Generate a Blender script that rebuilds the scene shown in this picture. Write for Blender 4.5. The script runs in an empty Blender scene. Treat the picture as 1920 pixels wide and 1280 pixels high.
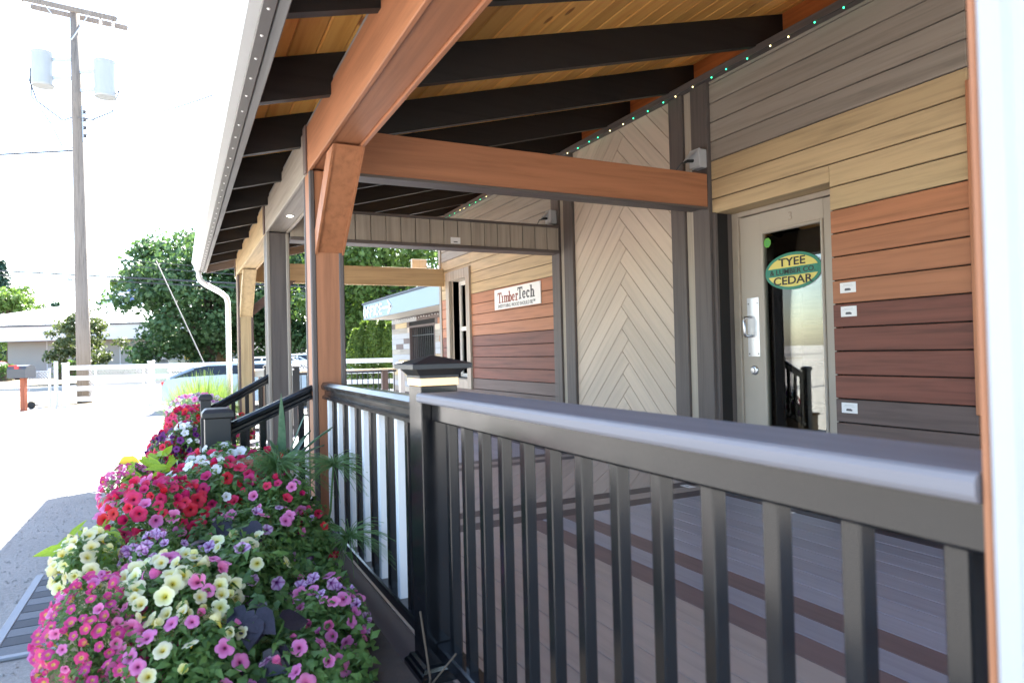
import bpy, bmesh, math, random
import numpy as np
from math import radians, sin, cos, pi, sqrt
from mathutils import Vector, Matrix
random.seed(7); rng = np.random.default_rng(11)
scn = bpy.context.scene
C = scn.collection

# ------------------------------------------------------------------ camera
YAW, PITCH, ROLL = radians(26.45), radians(0.80), radians(-1.40)
fwd = Vector((sin(YAW)*cos(PITCH), cos(YAW)*cos(PITCH), sin(PITCH)))
rgt = Vector((cos(YAW), -sin(YAW), 0)); up = rgt.cross(fwd)
r2 = rgt*cos(ROLL)+up*sin(ROLL); u2 = up*cos(ROLL)-rgt*sin(ROLL)
cam = bpy.data.cameras.new('camera'); camo = bpy.data.objects.new('camera', cam); C.objects.link(camo)
m3 = Matrix((r2, u2, -fwd)).transposed()
camo.matrix_world = Matrix.Translation((0, 0, 1.31)) @ m3.to_4x4()
cam.sensor_width = 36; cam.lens = 1256/1920*36; cam.clip_end = 2000; cam.clip_start = 0.02
cam.dof.use_dof = True; cam.dof.focus_distance = 5.0; cam.dof.aperture_fstop = 4.5
scn.camera = camo
scn.render.resolution_x = 1024; scn.render.resolution_y = 682

# ------------------------------------------------------------------ sky, sun, exposure
SUN = Vector((0.51, 0.86, 1.0)).normalized()          # towards the sun
w = bpy.data.worlds.new('World'); scn.world = w; w.use_nodes = True
nt = w.node_tree; nt.nodes.clear()
sky = nt.nodes.new('ShaderNodeTexSky'); sky.sky_type = 'NISHITA'; sky.sun_disc = False
sky.sun_elevation = math.asin(SUN.z); sky.sun_rotation = math.atan2(SUN.x, SUN.y)
sky.air_density = 1.0; sky.dust_density = 1.0; sky.ozone_density = 1.0
bg = nt.nodes.new('ShaderNodeBackground'); bg.inputs['Strength'].default_value = 0.085
wo = nt.nodes.new('ShaderNodeOutputWorld')
nt.links.new(sky.outputs[0], bg.inputs[0]); nt.links.new(bg.outputs[0], wo.inputs[0])
sl = bpy.data.lights.new('sun', 'SUN'); sl.energy = 5.0; sl.angle = radians(0.5); sl.color = (1, .95, .87)
slo = bpy.data.objects.new('sun', sl); C.objects.link(slo)
slo.rotation_euler = SUN.to_track_quat('Z', 'Y').to_euler()
vs = scn.view_settings; vs.view_transform = 'Standard'; vs.look = 'None'; vs.gamma = 1; vs.exposure = 3.35
vs.use_curve_mapping = False
scn.cycles.max_bounces = 12; scn.cycles.diffuse_bounces = 7; scn.cycles.glossy_bounces = 4; scn.cycles.transparent_max_bounces = 8

# ------------------------------------------------------------------ materials
def newmat(name):
    m = bpy.data.materials.new(name); m.use_nodes = True
    n = m.node_tree; n.nodes.clear()
    o = n.nodes.new('ShaderNodeOutputMaterial'); b = n.nodes.new('ShaderNodeBsdfPrincipled')
    n.links.new(b.outputs[0], o.inputs[0])
    return m, n, b, o
def rgba(c): return (c[0], c[1], c[2], 1)
def mix_col(n, fac, a, b, mode='MIX'):
    x = n.nodes.new('ShaderNodeMix'); x.data_type = 'RGBA'; x.blend_type = mode
    for sock, v in ((x.inputs[0], fac), (x.inputs[6], a), (x.inputs[7], b)):
        if isinstance(v, (int, float)): sock.default_value = v
        elif isinstance(v, tuple): sock.default_value = rgba(v)
        else: n.links.new(v, sock)
    return x.outputs[2]
def math_node(n, op, a, b=0.0):
    x = n.nodes.new('ShaderNodeMath'); x.operation = op
    for i, v in enumerate((a, b)):
        if isinstance(v, (int, float)): x.inputs[i].default_value = v
        else: n.links.new(v, x.inputs[i])
    return x.outputs[0]
def obj_coords(n, scale=(1, 1, 1), rand=True):
    tc = n.nodes.new('ShaderNodeTexCoord'); mp = n.nodes.new('ShaderNodeMapping')
    mp.inputs['Scale'].default_value = scale
    if rand:
        oi = n.nodes.new('ShaderNodeObjectInfo')
        mul = n.nodes.new('ShaderNodeVectorMath'); mul.operation = 'SCALE'
        comb = n.nodes.new('ShaderNodeCombineXYZ')
        for i in range(3): n.links.new(oi.outputs['Random'], comb.inputs[i])
        n.links.new(comb.outputs[0], mul.inputs[0]); mul.inputs['Scale'].default_value = 37.0
        add = n.nodes.new('ShaderNodeVectorMath'); add.operation = 'ADD'
        n.links.new(tc.outputs['Object'], add.inputs[0]); n.links.new(mul.outputs[0], add.inputs[1])
        n.links.new(add.outputs[0], mp.inputs['Vector'])
    else:
        n.links.new(tc.outputs['Object'], mp.inputs['Vector'])
    return mp.outputs[0]
def noise(n, vec, scale, detail=4, rough=.55, dist=0):
    t = n.nodes.new('ShaderNodeTexNoise'); t.inputs['Scale'].default_value = scale
    t.inputs['Detail'].default_value = detail; t.inputs['Roughness'].default_value = rough
    t.inputs['Distortion'].default_value = dist
    n.links.new(vec, t.inputs['Vector']); return t.outputs['Fac']
def ramp(n, fac, stops):
    r = n.nodes.new('ShaderNodeValToRGB'); e = r.color_ramp.elements
    while len(e) < len(stops): e.new(.5)
    for i, (p, c) in enumerate(stops):
        e[i].position = p; e[i].color = rgba(c) if len(c) == 3 else c
    n.links.new(fac, r.inputs[0]); return r.outputs[0]
def bump(n, b, h, strength=.2, dist=.01):
    x = n.nodes.new('ShaderNodeBump'); x.inputs['Strength'].default_value = strength
    x.inputs['Distance'].default_value = dist; n.links.new(h, x.inputs['Height'])
    n.links.new(x.outputs[0], b.inputs['Normal'])
M = {}
def wood(name, c, axis='Y', streak=.35, rough=.55, vary=.18, dark=None, bump_s=.12, knots=None):
    """grained board: colour streaks along the board, value varying from board to board"""
    m, n, b, o = newmat(name)
    sc = {'X': (1.2, 26, 26), 'Y': (26, 1.2, 26), 'Z': (26, 26, 1.2)}[axis]
    v = obj_coords(n, sc)
    f1 = noise(n, v, 1.0, 5, .6, .4)
    f2 = noise(n, obj_coords(n, tuple(k*.22 if k > 5 else k*.8 for k in sc)), 1.0, 3, .5, .6)
    d = dark or tuple(k*(1-streak*1.3) for k in c); l = tuple(min(1, k*(1+streak*.55)) for k in c)
    col = ramp(n, f1, [(.28, d), (.52, c), (.75, l)])
    col2 = mix_col(n, math_node(n, 'MULTIPLY', f2, .7), col, tuple(k*.82 for k in c))
    if knots:
        vo = n.nodes.new('ShaderNodeTexVoronoi'); vo.inputs['Scale'].default_value = 1.0
        n.links.new(obj_coords(n, (7, 2.2, 7)), vo.inputs['Vector'])
        kr = ramp(n, math_node(n, 'ADD', vo.outputs['Distance'], math_node(n, 'MULTIPLY', f2, .06)), [(.0, (1, 1, 1)), (.115, (.8, .8, .8)), (.15, (0, 0, 0))])
        col2 = mix_col(n, kr, col2, knots)
    oi = n.nodes.new('ShaderNodeObjectInfo')
    hv = n.nodes.new('ShaderNodeHueSaturation')
    val = math_node(n, 'ADD', math_node(n, 'MULTIPLY', oi.outputs['Random'], vary), 1-vary*.5)
    n.links.new(val, hv.inputs['Value']); n.links.new(col2, hv.inputs['Color'])
    n.links.new(hv.outputs[0], b.inputs['Base Color'])
    b.inputs['Roughness'].default_value = rough; b.inputs['Specular IOR Level'].default_value = .35
    bump(n, b, f1, bump_s, .004)
    M[name] = m; return m
def plain(name, c, rough=.5, metal=0, spec=.5, nscale=0, namp=.15, bumps=0):
    m, n, b, o = newmat(name)
    if nscale:
        f = noise(n, obj_coords(n), nscale, 5)
        col = mix_col(n, f, tuple(k*(1-namp) for k in c), tuple(min(1, k*(1+namp)) for k in c))
        n.links.new(col, b.inputs['Base Color'])
        if bumps: bump(n, b, f, bumps, .01)
        rr = math_node(n, 'ADD', math_node(n, 'MULTIPLY', f, .24), rough-.12)
        n.links.new(rr, b.inputs['Roughness'])
    else:
        b.inputs['Base Color'].default_value = rgba(c); b.inputs['Roughness'].default_value = rough
    b.inputs['Metallic'].default_value = metal; b.inputs['Specular IOR Level'].default_value = spec
    M[name] = m; return m
def leafmat(name, c1, c2, scale=3.0, trans=.35, rough=.5):
    m, n, b, o = newmat(name)
    v = obj_coords(n)
    f = noise(n, v, scale, 3); f2 = noise(n, v, scale*9, 2)
    col = ramp(n, math_node(n, 'ADD', math_node(n, 'MULTIPLY', f, .6), math_node(n, 'MULTIPLY', f2, .4)), [(.35, c1), (.65, c2)])
    n.links.new(col, b.inputs['Base Color']); b.inputs['Roughness'].default_value = rough
    b.inputs['Specular IOR Level'].default_value = .35
    t = n.nodes.new('ShaderNodeBsdfTranslucent')
    n.links.new(mix_col(n, .5, col, (c2[0]*1.3, c2[1]*1.4, c2[2]*.5), 'MIX'), t.inputs[0])
    ms = n.nodes.new('ShaderNodeMixShader'); ms.inputs[0].default_value = trans
    n.links.new(b.outputs[0], ms.inputs[1]); n.links.new(t.outputs[0], ms.inputs[2]); n.links.new(ms.outputs[0], o.inputs[0])
    M[name] = m; return m
def petalmat(name, throat, mid, edge, p=(.12, .35, .8), veins=None):
    m, n, b, o = newmat(name)
    tc = n.nodes.new('ShaderNodeTexCoord'); sep = n.nodes.new('ShaderNodeSeparateXYZ'); n.links.new(tc.outputs['Object'], sep.inputs[0])
    r = math_node(n, 'SQRT', math_node(n, 'ADD', math_node(n, 'MULTIPLY', sep.outputs[0], sep.outputs[0]), math_node(n, 'MULTIPLY', sep.outputs[1], sep.outputs[1])))
    col = ramp(n, r, [(p[0], throat), (p[1], mid), (p[2], edge)])
    if veins:
        at = n.nodes.new('ShaderNodeMath'); at.operation = 'ARCTAN2'; n.links.new(sep.outputs[1], at.inputs[0]); n.links.new(sep.outputs[0], at.inputs[1])
        sv = math_node(n, 'POWER', math_node(n, 'ABSOLUTE', math_node(n, 'COSINE', math_node(n, 'MULTIPLY', at.outputs[0], 2.5))), 6.0)
        col = mix_col(n, math_node(n, 'MULTIPLY', sv, .7), col, veins)
    oi = n.nodes.new('ShaderNodeObjectInfo'); hv = n.nodes.new('ShaderNodeHueSaturation')
    n.links.new(math_node(n, 'ADD', math_node(n, 'MULTIPLY', oi.outputs['Random'], .3), .85), hv.inputs['Value'])
    n.links.new(math_node(n, 'ADD', math_node(n, 'MULTIPLY', oi.outputs['Random'], .03), .485), hv.inputs['Hue'])
    n.links.new(col, hv.inputs['Color']); col = hv.outputs[0]
    n.links.new(col, b.inputs['Base Color']); b.inputs['Roughness'].default_value = .6
    t = n.nodes.new('ShaderNodeBsdfTranslucent'); n.links.new(col, t.inputs[0])
    ms = n.nodes.new('ShaderNodeMixShader'); ms.inputs[0].default_value = .35
    n.links.new(b.outputs[0], ms.inputs[1]); n.links.new(t.outputs[0], ms.inputs[2]); n.links.new(ms.outputs[0], o.inputs[0])
    M[name] = m; return m
def emit(name, c, s):
    m, n, b, o = newmat(name)
    b.inputs['Base Color'].default_value = rgba(c); b.inputs['Emission Color'].default_value = rgba(c); b.inputs['Emission Strength'].default_value = s
    M[name] = m; return m
def glass(name, tint, refl=1.0, rough=0.0):
    m, n, b, o = newmat(name)
    fr = n.nodes.new('ShaderNodeFresnel'); fr.inputs[0].default_value = 1.52
    g = n.nodes.new('ShaderNodeBsdfGlossy'); g.inputs['Roughness'].default_value = rough
    t = n.nodes.new('ShaderNodeBsdfTransparent'); t.inputs[0].default_value = rgba(tint)
    ms = n.nodes.new('ShaderNodeMixShader'); n.links.new(math_node(n, 'MULTIPLY', fr.outputs[0], refl), ms.inputs[0])
    n.links.new(t.outputs[0], ms.inputs[1]); n.links.new(g.outputs[0], ms.inputs[2]); n.links.new(ms.outputs[0], o.inputs[0])
    M[name] = m; return m

COL = dict(copper=(.43, .178, .085), tan=(.53, .39, .215), greybrown=(.33, .285, .235), mahog=(.19, .066, .043),
           umber=(.14, .098, .086), chev=(.58, .475, .37), darktrim=(.12, .098, .089), maple=(.40, .345, .275))
for k, c in COL.items():
    for ax in 'XYZ': wood(k+ax, c, ax, streak=.5 if k == 'mahog' else (.15 if k == 'chev' else .32), vary=.14)
wood('deckblueY', (.35, .345, .39), 'Y', .18, .42); wood('decktanY', (.43, .365, .325), 'Y', .18, .42); wood('decktanX', (.35, .295, .26), 'X', .18)
wood('deckbrownY', (.19, .135, .13), 'Y', .2); wood('deckdarkX', (.085, .065, .065), 'X', .2); wood('deckdarkY', (.085, .065, .065), 'Y', .2)
wood('capboard', (.25, .235, .25), 'Y', .16, .55)
wood('rafter', (.016, .0145, .0145), 'X', .4, .5, .2)
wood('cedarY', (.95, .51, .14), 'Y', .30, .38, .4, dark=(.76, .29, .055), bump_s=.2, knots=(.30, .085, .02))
wood('cedarX', (.50, .15, .04), 'Y', .4, .5, .25)
wood('weathered', (.30, .295, .29), 'Y', .3, .8, .1)
wood('polewood', (.20, .172, .15), 'Z', .4, .85, .05)
wood('planterwood', (.48, .30, .16), 'Y', .3, .7, .15); wood('redpost', (.34, .10, .05), 'Z', .3, .7, .1)
plain('black', (.009, .0095, .011), .19, spec=.5, nscale=7, namp=.35)
plain('blackmatte', (.022, .022, .024), .42, nscale=5)
plain('whitepvc', (.80, .80, .80), .35, nscale=4, namp=.03)
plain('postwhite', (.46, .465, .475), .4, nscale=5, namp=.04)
plain('gutterwhite', (.66, .66, .65), .4, nscale=2, namp=.05)
plain('greystrip', (.14, .13, .125), .45)
plain('steel', (.62, .62, .64), .3, 1.0)
plain('galv', (.50, .52, .55), .42, .8, nscale=12, namp=.12)
plain('doorpaint', (.42, .365, .295), .42, nscale=6, namp=.06)
plain('doorframe', (.36, .30, .235), .5, nscale=9, namp=.15)
plain('interior', (.34, .25, .15), .8, nscale=1.5, namp=.5)
plain('gap', (.012, .010, .009), .9)
plain('card', (.80, .79, .77), .5); plain('ink', (.03, .03, .03), .6); plain('inkgrey', (.09, .09, .1), .6); plain('greyink', (.45, .45, .45), .6)
plain('signwhite', (.82, .82, .80), .45); plain('logored', (.30, .055, .03), .5)
plain('decalgreen', (.012, .21, .13), .4); plain('decalyellow', (.72, .62, .14), .4); plain('sticker', (.12, .42, .04), .4)
plain('matgrey', (.10, .11, .125), .75, nscale=60, namp=.4); plain('matdark', (.045, .05, .06), .8, nscale=60, namp=.4); plain('matedge', (.20, .22, .25), .6)
plain('yellow', (.75, .50, .04), .6, nscale=8); plain('outletgrey', (.45, .46, .47), .45); plain('cable', (.01, .01, .01), .5)
plain('soil', (.045, .03, .02), .95, nscale=20, namp=.5, bumps=.6)
plain('xfmr', (.30, .32, .33), .4, nscale=3, namp=.06); plain('wire', (.05, .05, .055), .6); plain('ceramic', (.45, .40, .36), .3)
plain('bwall', (.33, .32, .30), .9, nscale=1.2, namp=.06); plain('bfascia', (.62, .62, .64), .6); plain('broof', (.70, .72, .72), .45, nscale=.6, namp=.06)
plain('bdark', (.05, .06, .08), .6); plain('bblue', (.06, .10, .22), .5)
plain('officeblue', (.25, .325, .37), .6, nscale=2, namp=.05); plain('soffit', (.50, .46, .40), .7); plain('offwhite', (.72, .70, .64), .6)
plain('darkasphalt', (.035, .035, .037), .9, nscale=3, namp=.3); plain('asphalt', (.16, .155, .15), .9, nscale=15, namp=.25); plain('concrete', (.42, .40, .37), .9, nscale=6, namp=.15)
plain('carblue', (.26, .35, .44), .25, .3, spec=.6); plain('carwhite', (.75, .76, .77), .22); plain('carred', (.40, .02, .035), .22); plain('carglass', (.02, .025, .03), .05)
plain('tyre', (.02, .02, .02), .85); plain('taillight', (.5, .02, .02), .15); plain('binlid', (.5, .52, .55), .4); plain('bingreen', (.04, .30, .09), .5)
plain('trunk', (.09, .065, .045), .9, nscale=8, namp=.4, bumps=.5); plain('stem', (.07, .15, .03), .7); plain('mailbox', (.06, .06, .065), .45); plain('flagred', (.6, .03, .03), .4)
glass('doorglass', (.80, .82, .78), 1.5); glass('winglass', (.35, .38, .4), 2.2)
emit('lampband', (1.0, .66, .33), .10); emit('ledgreen', (.03, 1.0, .35), .8); emit('ledwarm', (1.0, .85, .35), .8); emit('spot', (1, .93, .8), 4)
leafmat('leaf', (.070, .140, .032), (.16, .28, .075), 5); leafmat('leafdk', (.045, .100, .024), (.105, .195, .050), 6)
leafmat('chartreuse', (.22, .36, .025), (.42, .56, .06), 8, .4); leafmat('darkleaf', (.010, .008, .014), (.030, .022, .036), 10, .05, .4)
leafmat('papyrus', (.09, .20, .06), (.20, .34, .12), 8, .3); leafmat('varieg', (.05, .12, .07), (.17, .27, .17), 4, .2, .35)
leafmat('paleleaf', (.20, .33, .17), (.40, .50, .34), 5, .3); leafmat('grassbright', (.075, .14, .03), (.17, .24, .08), 5, .4)
leafmat('treeA', (.035, .080, .034), (.11, .19, .070), .7, .25); leafmat('treeB', (.04, .09, .018), (.12, .19, .045), .7, .35)
leafmat('treeC', (.035, .06, .022), (.10, .125, .05), .7, .3); leafmat('conifer', (.015, .045, .028), (.04, .085, .05), .8, .15)
leafmat('arbor', (.05, .095, .014), (.13, .19, .035), 2.5, .3); leafmat('hedge', (.05, .10, .02), (.12, .2, .05), 2, .3)
petalmat('cream', (.62, .50, .03), (.80, .74, .30), (.82, .79, .52), (.1, .32, .7))
petalmat('pink', (.22, .02, .10), (.72, .14, .36), (.80, .24, .50), (.08, .28, .7))
petalmat('hotpink', (.10, .005, .03), (.62, .015, .075), (.70, .03, .14), (.08, .25, .7))
petalmat('red', (.08, .0, .01), (.55, .01, .035), (.62, .02, .06), (.1, .25, .7))
petalmat('calib', (.70, .50, .10), (.62, .06, .26), (.66, .045, .24), (.14, .42, .7))
petalmat('violet', (.14, .01, .14), (.62, .36, .62), (.74, .52, .72), (.12, .38, .8), veins=(.30, .03, .26))
petalmat('whitep', (.55, .55, .20), (.80, .80, .78), (.84, .84, .84), (.08, .25, .7))
petalmat('purple', (.03, .0, .04), (.10, .008, .12), (.16, .015, .18), (.1, .3, .7))

# gravel ground
m, n, b, o = newmat('ground'); M['ground'] = m
v = obj_coords(n, rand=False); f1 = noise(n, v, 1.3, 6, .6); f2 = noise(n, v, 45, 4, .7); f3 = noise(n, v, 160, 2, .6)
col = ramp(n, math_node(n, 'ADD', math_node(n, 'MULTIPLY', f1, .35), math_node(n, 'MULTIPLY', f2, .65)), [(.3, (.21, .20, .188)), (.5, (.32, .305, .288)), (.7, (.41, .392, .37))])
col = mix_col(n, math_node(n, 'MULTIPLY', f3, .5), col, (.22, .21, .197))
n.links.new(col, b.inputs['Base Color']); b.inputs['Roughness'].default_value = .95
bump(n, b, math_node(n, 'ADD', f2, math_node(n, 'MULTIPLY', f3, .6)), .7, .02)
m, n, b, o = newmat('drygrass'); M['drygrass'] = m
v = obj_coords(n, rand=False); f1 = noise(n, v, .8, 6, .7)
n.links.new(ramp(n, f1, [(.35, (.075, .060, .036)), (.6, (.19, .155, .095))]), b.inputs['Base Color']); b.inputs['Roughness'].default_value = .95

# ------------------------------------------------------------------ builders
WL = {}                                    # world location of every parent
def link(o, parent=None, wl=(0, 0, 0)):
    C.objects.link(o)
    if parent is not None: o.parent = parent
    WL[o.name] = Vector(wl)
    return o
def thing(name, label, cat, loc=(0, 0, 0), group=None):
    o = bpy.data.objects.new(name, None); o.empty_display_size = .1
    link(o, None, loc); o.location = loc; o['label'] = label; o['category'] = cat
    if group: o['group'] = group
    return o
def tag(o, label=None, cat=None, group=None, kind=None):
    if label: o['label'] = label
    if cat: o['category'] = cat
    if group: o['group'] = group
    if kind: o['kind'] = kind
    return o
class MB:
    """collects shapes in world coordinates"""
    def __init__(s): s.v = []; s.f = []; s.sm = False
    def add(s, vs, fs):
        k = len(s.v); s.v += [tuple(q) for q in vs]; s.f += [tuple(i+k for i in q) for q in fs]; return s
    def box(s, x0, x1, y0, y1, z0, z1, b=0.0):
        if b <= 0:
            return s.add([(x0,y0,z0),(x1,y0,z0),(x1,y1,z0),(x0,y1,z0),(x0,y0,z1),(x1,y0,z1),(x1,y1,z1),(x0,y1,z1)],
                         [(3,2,1,0),(4,5,6,7),(0,1,5,4),(1,2,6,5),(2,3,7,6),(3,0,4,7)])
        X, Y, Z = (x0, x1), (y0, y1), (z0, z1); vs = []; idx = {}
        for i in (0, 1):
            for j in (0, 1):
                for k in (0, 1):
                    c = (X[i], Y[j], Z[k]); d = (b if i == 0 else -b, b if j == 0 else -b, b if k == 0 else -b)
                    for a in range(3):
                        q = [c[t]+(d[t] if t != a else 0) for t in range(3)]
                        idx[(i, j, k, a)] = len(vs); vs.append(q)
        fs = []
        for a in range(3):
            o1, o2 = (a+1) % 3, (a+2) % 3
            for sgn in (0, 1):
                loop = []
                for p, q in ((0, 0), (1, 0), (1, 1), (0, 1)):
                    t = [0, 0, 0]; t[a] = sgn; t[o1] = p; t[o2] = q; loop.append(idx[(*t, a)])
                fs.append(tuple(loop if sgn else loop[::-1]))
            for p in (0, 1):                     # chamfers along axis a
                for q in (0, 1):
                    t0 = [0, 0, 0]; t0[o1] = p; t0[o2] = q; t1 = list(t0); t1[a] = 1
                    quad = [idx[(*t0, o1)], idx[(*t1, o1)], idx[(*t1, o2)], idx[(*t0, o2)]]
                    fs.append(tuple(quad if (p == q) else quad[::-1]))
        for i in (0, 1):
            for j in (0, 1):
                for k in (0, 1):
                    tri = [idx[(i, j, k, 0)], idx[(i, j, k, 1)], idx[(i, j, k, 2)]]
                    fs.append(tuple(tri if (i+j+k) % 2 else tri[::-1]))
        return s.add(vs, fs)
    def prism(s, poly, ax, a0, a1):
        """poly in the two other axes (cyclic order), extruded along axis ax"""
        o1, o2 = [(1, 2), (2, 0), (0, 1)][ax]; n_ = len(poly); vs = []
        ar = sum(poly[i][0]*poly[(i+1) % n_][1]-poly[(i+1) % n_][0]*poly[i][1] for i in range(n_))
        if ar < 0: poly = poly[::-1]
        for a in (a0, a1):
            for p, q in poly:
                t = [0, 0, 0]; t[ax] = a; t[o1] = p; t[o2] = q; vs.append(t)
        fs = [tuple(range(n_))[::-1], tuple(range(n_, 2*n_))] + [(i, (i+1) % n_, n_+(i+1) % n_, n_+i) for i in range(n_)]
        return s.add(vs, fs)
    def tube(s, pts, r, seg=6, cap=True):
        pts = [Vector(p) for p in pts]; rs = r if isinstance(r, (list, tuple)) else [r]*len(pts); rings = []; vs = []
        for i, p in enumerate(pts):
            t = (pts[min(i+1, len(pts)-1)]-pts[max(i-1, 0)]).normalized()
            a = t.cross(Vector((0, 0, 1)) if abs(t.z) < .95 else Vector((1, 0, 0))).normalized(); c = t.cross(a)
            for k in range(seg):
                th = 2*pi*k/seg; vs.append(p+(a*cos(th)+c*sin(th))*rs[i])
        fs = []
        for i in range(len(pts)-1):
            for k in range(seg):
                fs.append((i*seg+k, i*seg+(k+1) % seg, (i+1)*seg+(k+1) % seg, (i+1)*seg+k))
        if cap: fs += [tuple(range(seg)), tuple(range((len(pts)-1)*seg, len(pts)*seg))[::-1]]
        return s.add(vs, fs)
    def lathe(s, c, prof, seg=16, axis='Z'):
        vs = []; fs = []
        for r, h in prof:
            for k in range(seg):
                th = 2*pi*k/seg
                q = (r*cos(th), r*sin(th), h)
                if axis == 'X': q = (h, r*cos(th), r*sin(th))
                if axis == 'Y': q = (r*cos(th), h, r*sin(th))
                vs.append((c[0]+q[0], c[1]+q[1], c[2]+q[2]))
        for i in range(len(prof)-1):
            for k in range(seg): fs.append((i*seg+k, i*seg+(k+1) % seg, (i+1)*seg+(k+1) % seg, (i+1)*seg+k))
        fs += [tuple(range(seg))[::-1], tuple(range((len(prof)-1)*seg, len(prof)*seg))]
        return s.add(vs, fs)
    def xf(s, mat):
        s.v = [tuple(mat @ Vector(q)) for q in s.v]; return s
    def build(s, name, mat, parent=None, label=None, smooth=False, rot=None, origin=None, kind=None):
        a = np.array(s.v, float); c = Vector((a.min(0)+a.max(0))/2) if origin is None else Vector(origin)
        R_ = Matrix.Identity(3) if rot is None else rot
        loc = [tuple(R_.transposed() @ (Vector(q)-c)) for q in s.v]
        me = bpy.data.meshes.new(name); me.from_pydata(loc, [], s.f); me.update()
        bm = bmesh.new(); bm.from_mesh(me); bmesh.ops.recalc_face_normals(bm, faces=bm.faces); bm.to_mesh(me); bm.free()
        if smooth: me.polygons.foreach_set('use_smooth', [True]*len(me.polygons))
        me.materials.append(M[mat]); o = bpy.data.objects.new(name, me)
        link(o, parent, c)
        pl = WL[parent.name] if parent is not None else Vector((0, 0, 0))
        o.location = c-pl
        if rot is not None: o.rotation_euler = rot.to_euler()
        if label: o['label'] = label
        if kind: o['kind'] = kind
        return o
def bx(name, mat, parent, x0, x1, y0, y1, z0, z1, b=.003, label=None):
    return MB().box(x0, x1, y0, y1, z0, z1, b).build(name, mat, parent, label)
def struct(name, mb, mat):
    return tag(mb.build(name, mat), kind='structure')
def text_mesh(txt, size, bold=0.0, sx=1.0):
    cu = bpy.data.curves.new('t', 'FONT'); cu.body = txt; cu.size = size; cu.align_x = 'CENTER'; cu.align_y = 'CENTER'; cu.offset = bold; cu.extrude = .0008
    cu.resolution_u = 3
    to = bpy.data.objects.new('t', cu); C.objects.link(to); bpy.context.view_layer.update()
    me = bpy.data.meshes.new_from_object(to.evaluated_get(bpy.context.evaluated_depsgraph_get()))
    bpy.data.objects.remove(to); bpy.data.curves.remove(cu)
    vs = [(q.co.x*sx, q.co.y, q.co.z) for q in me.vertices]; fs = [tuple(p.vertices) for p in me.polygons]
    bpy.data.meshes.remove(me); return vs, fs
def wall_text(txt, size, x, y, z, mat, name, parent, bold=0.0, sx=1.0, label=None):
    """flat lettering on a face that looks towards -X: text runs along -Y"""
    vs, fs = text_mesh(txt, size, bold, sx)
    mb = MB().add([(x-q[2], y-q[0], z+q[1]) for q in vs], fs)
    return mb.build(name, mat, parent, label)
def clip(poly, f):
    """keep the part of a 2-D polygon where f(p) >= 0 (f linear)"""
    out = []
    for i in range(len(poly)):
        a, b_ = poly[i], poly[(i+1) % len(poly)]; fa, fb = f(a), f(b_)
        if fa >= 0: out.append(a)
        if fa*fb < 0:
            t = fa/(fa-fb); out.append((a[0]+(b_[0]-a[0])*t, a[1]+(b_[1]-a[1])*t))
    return out

# street frame: rows of the street run at right angles to the view across the yard
SR = Vector((cos(YAW), -sin(YAW), 0)); SF = Vector((sin(YAW), cos(YAW), 0))
def S(r, d, z=0.0): return SR*r+SF*d+Vector((0, 0, z))
SM = Matrix(((SR.x, SF.x, 0, 0), (SR.y, SF.y, 0, 0), (0, 0, 1, 0), (0, 0, 0, 1)))   # (r,d,z) -> world
SM3 = SM.to_3x3()
def sbox(mb, r0, r1, d0, d1, z0, z1, b=0):
    t = MB().box(r0, r1, d0, d1, z0, z1, b); t.xf(SM); mb.add(t.v, t.f); return mb

def P2_(px, d): return (px-960)/1256*d
# ------------------------------------------------------------------ ground, road
DK = 0.25                                  # deck level
g = MB(); g.add([(-400, -60, 0), (400, -60, 0), (400, 500, 0), (-400, 500, 0)], [(0, 1, 2, 3)])
struct('ground', g, 'ground')
g = MB(); sbox(g, -90, 90, 22.8, 31.4, -.1, .006); struct('road', g, 'asphalt')
g = MB(); sbox(g, -90, 90, 31.4, 31.62, -.1, .13); struct('kerb', g, 'concrete')
g = MB(); sbox(g, -90, 90, 31.62, 33.4, -.1, .11); struct('pavement', g, 'concrete')
g = MB(); sbox(g, -90, P2_(112, 36), 33.4, 54, -.1, .10); struct('verge', g, 'drygrass')
g = MB(); sbox(g, P2_(112, 36), 90, 33.4, 54, -.1, .06); struct('parking_lot', g, 'darkasphalt')
g = MB(); sbox(g, -60, 60, 19.4, 22.8, -.1, .008); struct('near_verge', g, 'drygrass')
# loose stones on the yard
vs = []; fs = []
for i in range(5200):
    y = 3.0+random.random()**1.4*9; x = -0.35-random.random()*2.2; r = random.uniform(.003, .010)
    k = len(vs); e = [random.uniform(.6, 1.3) for _ in range(3)]
    vs += [(x+r*e[0], y, .002), (x, y+r*e[1], .002), (x-r*e[2], y, .002), (x, y-r, .002), (x, y, r*.8)]
    fs += [(k, k+1, k+4), (k+1, k+2, k+4), (k+2, k+3, k+4), (k+3, k, k+4)]
tag(MB().add(vs, fs).build('loose_gravel', 'ground'), 'loose grey gravel scattered over the packed yard', 'gravel', kind='stuff')

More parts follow.
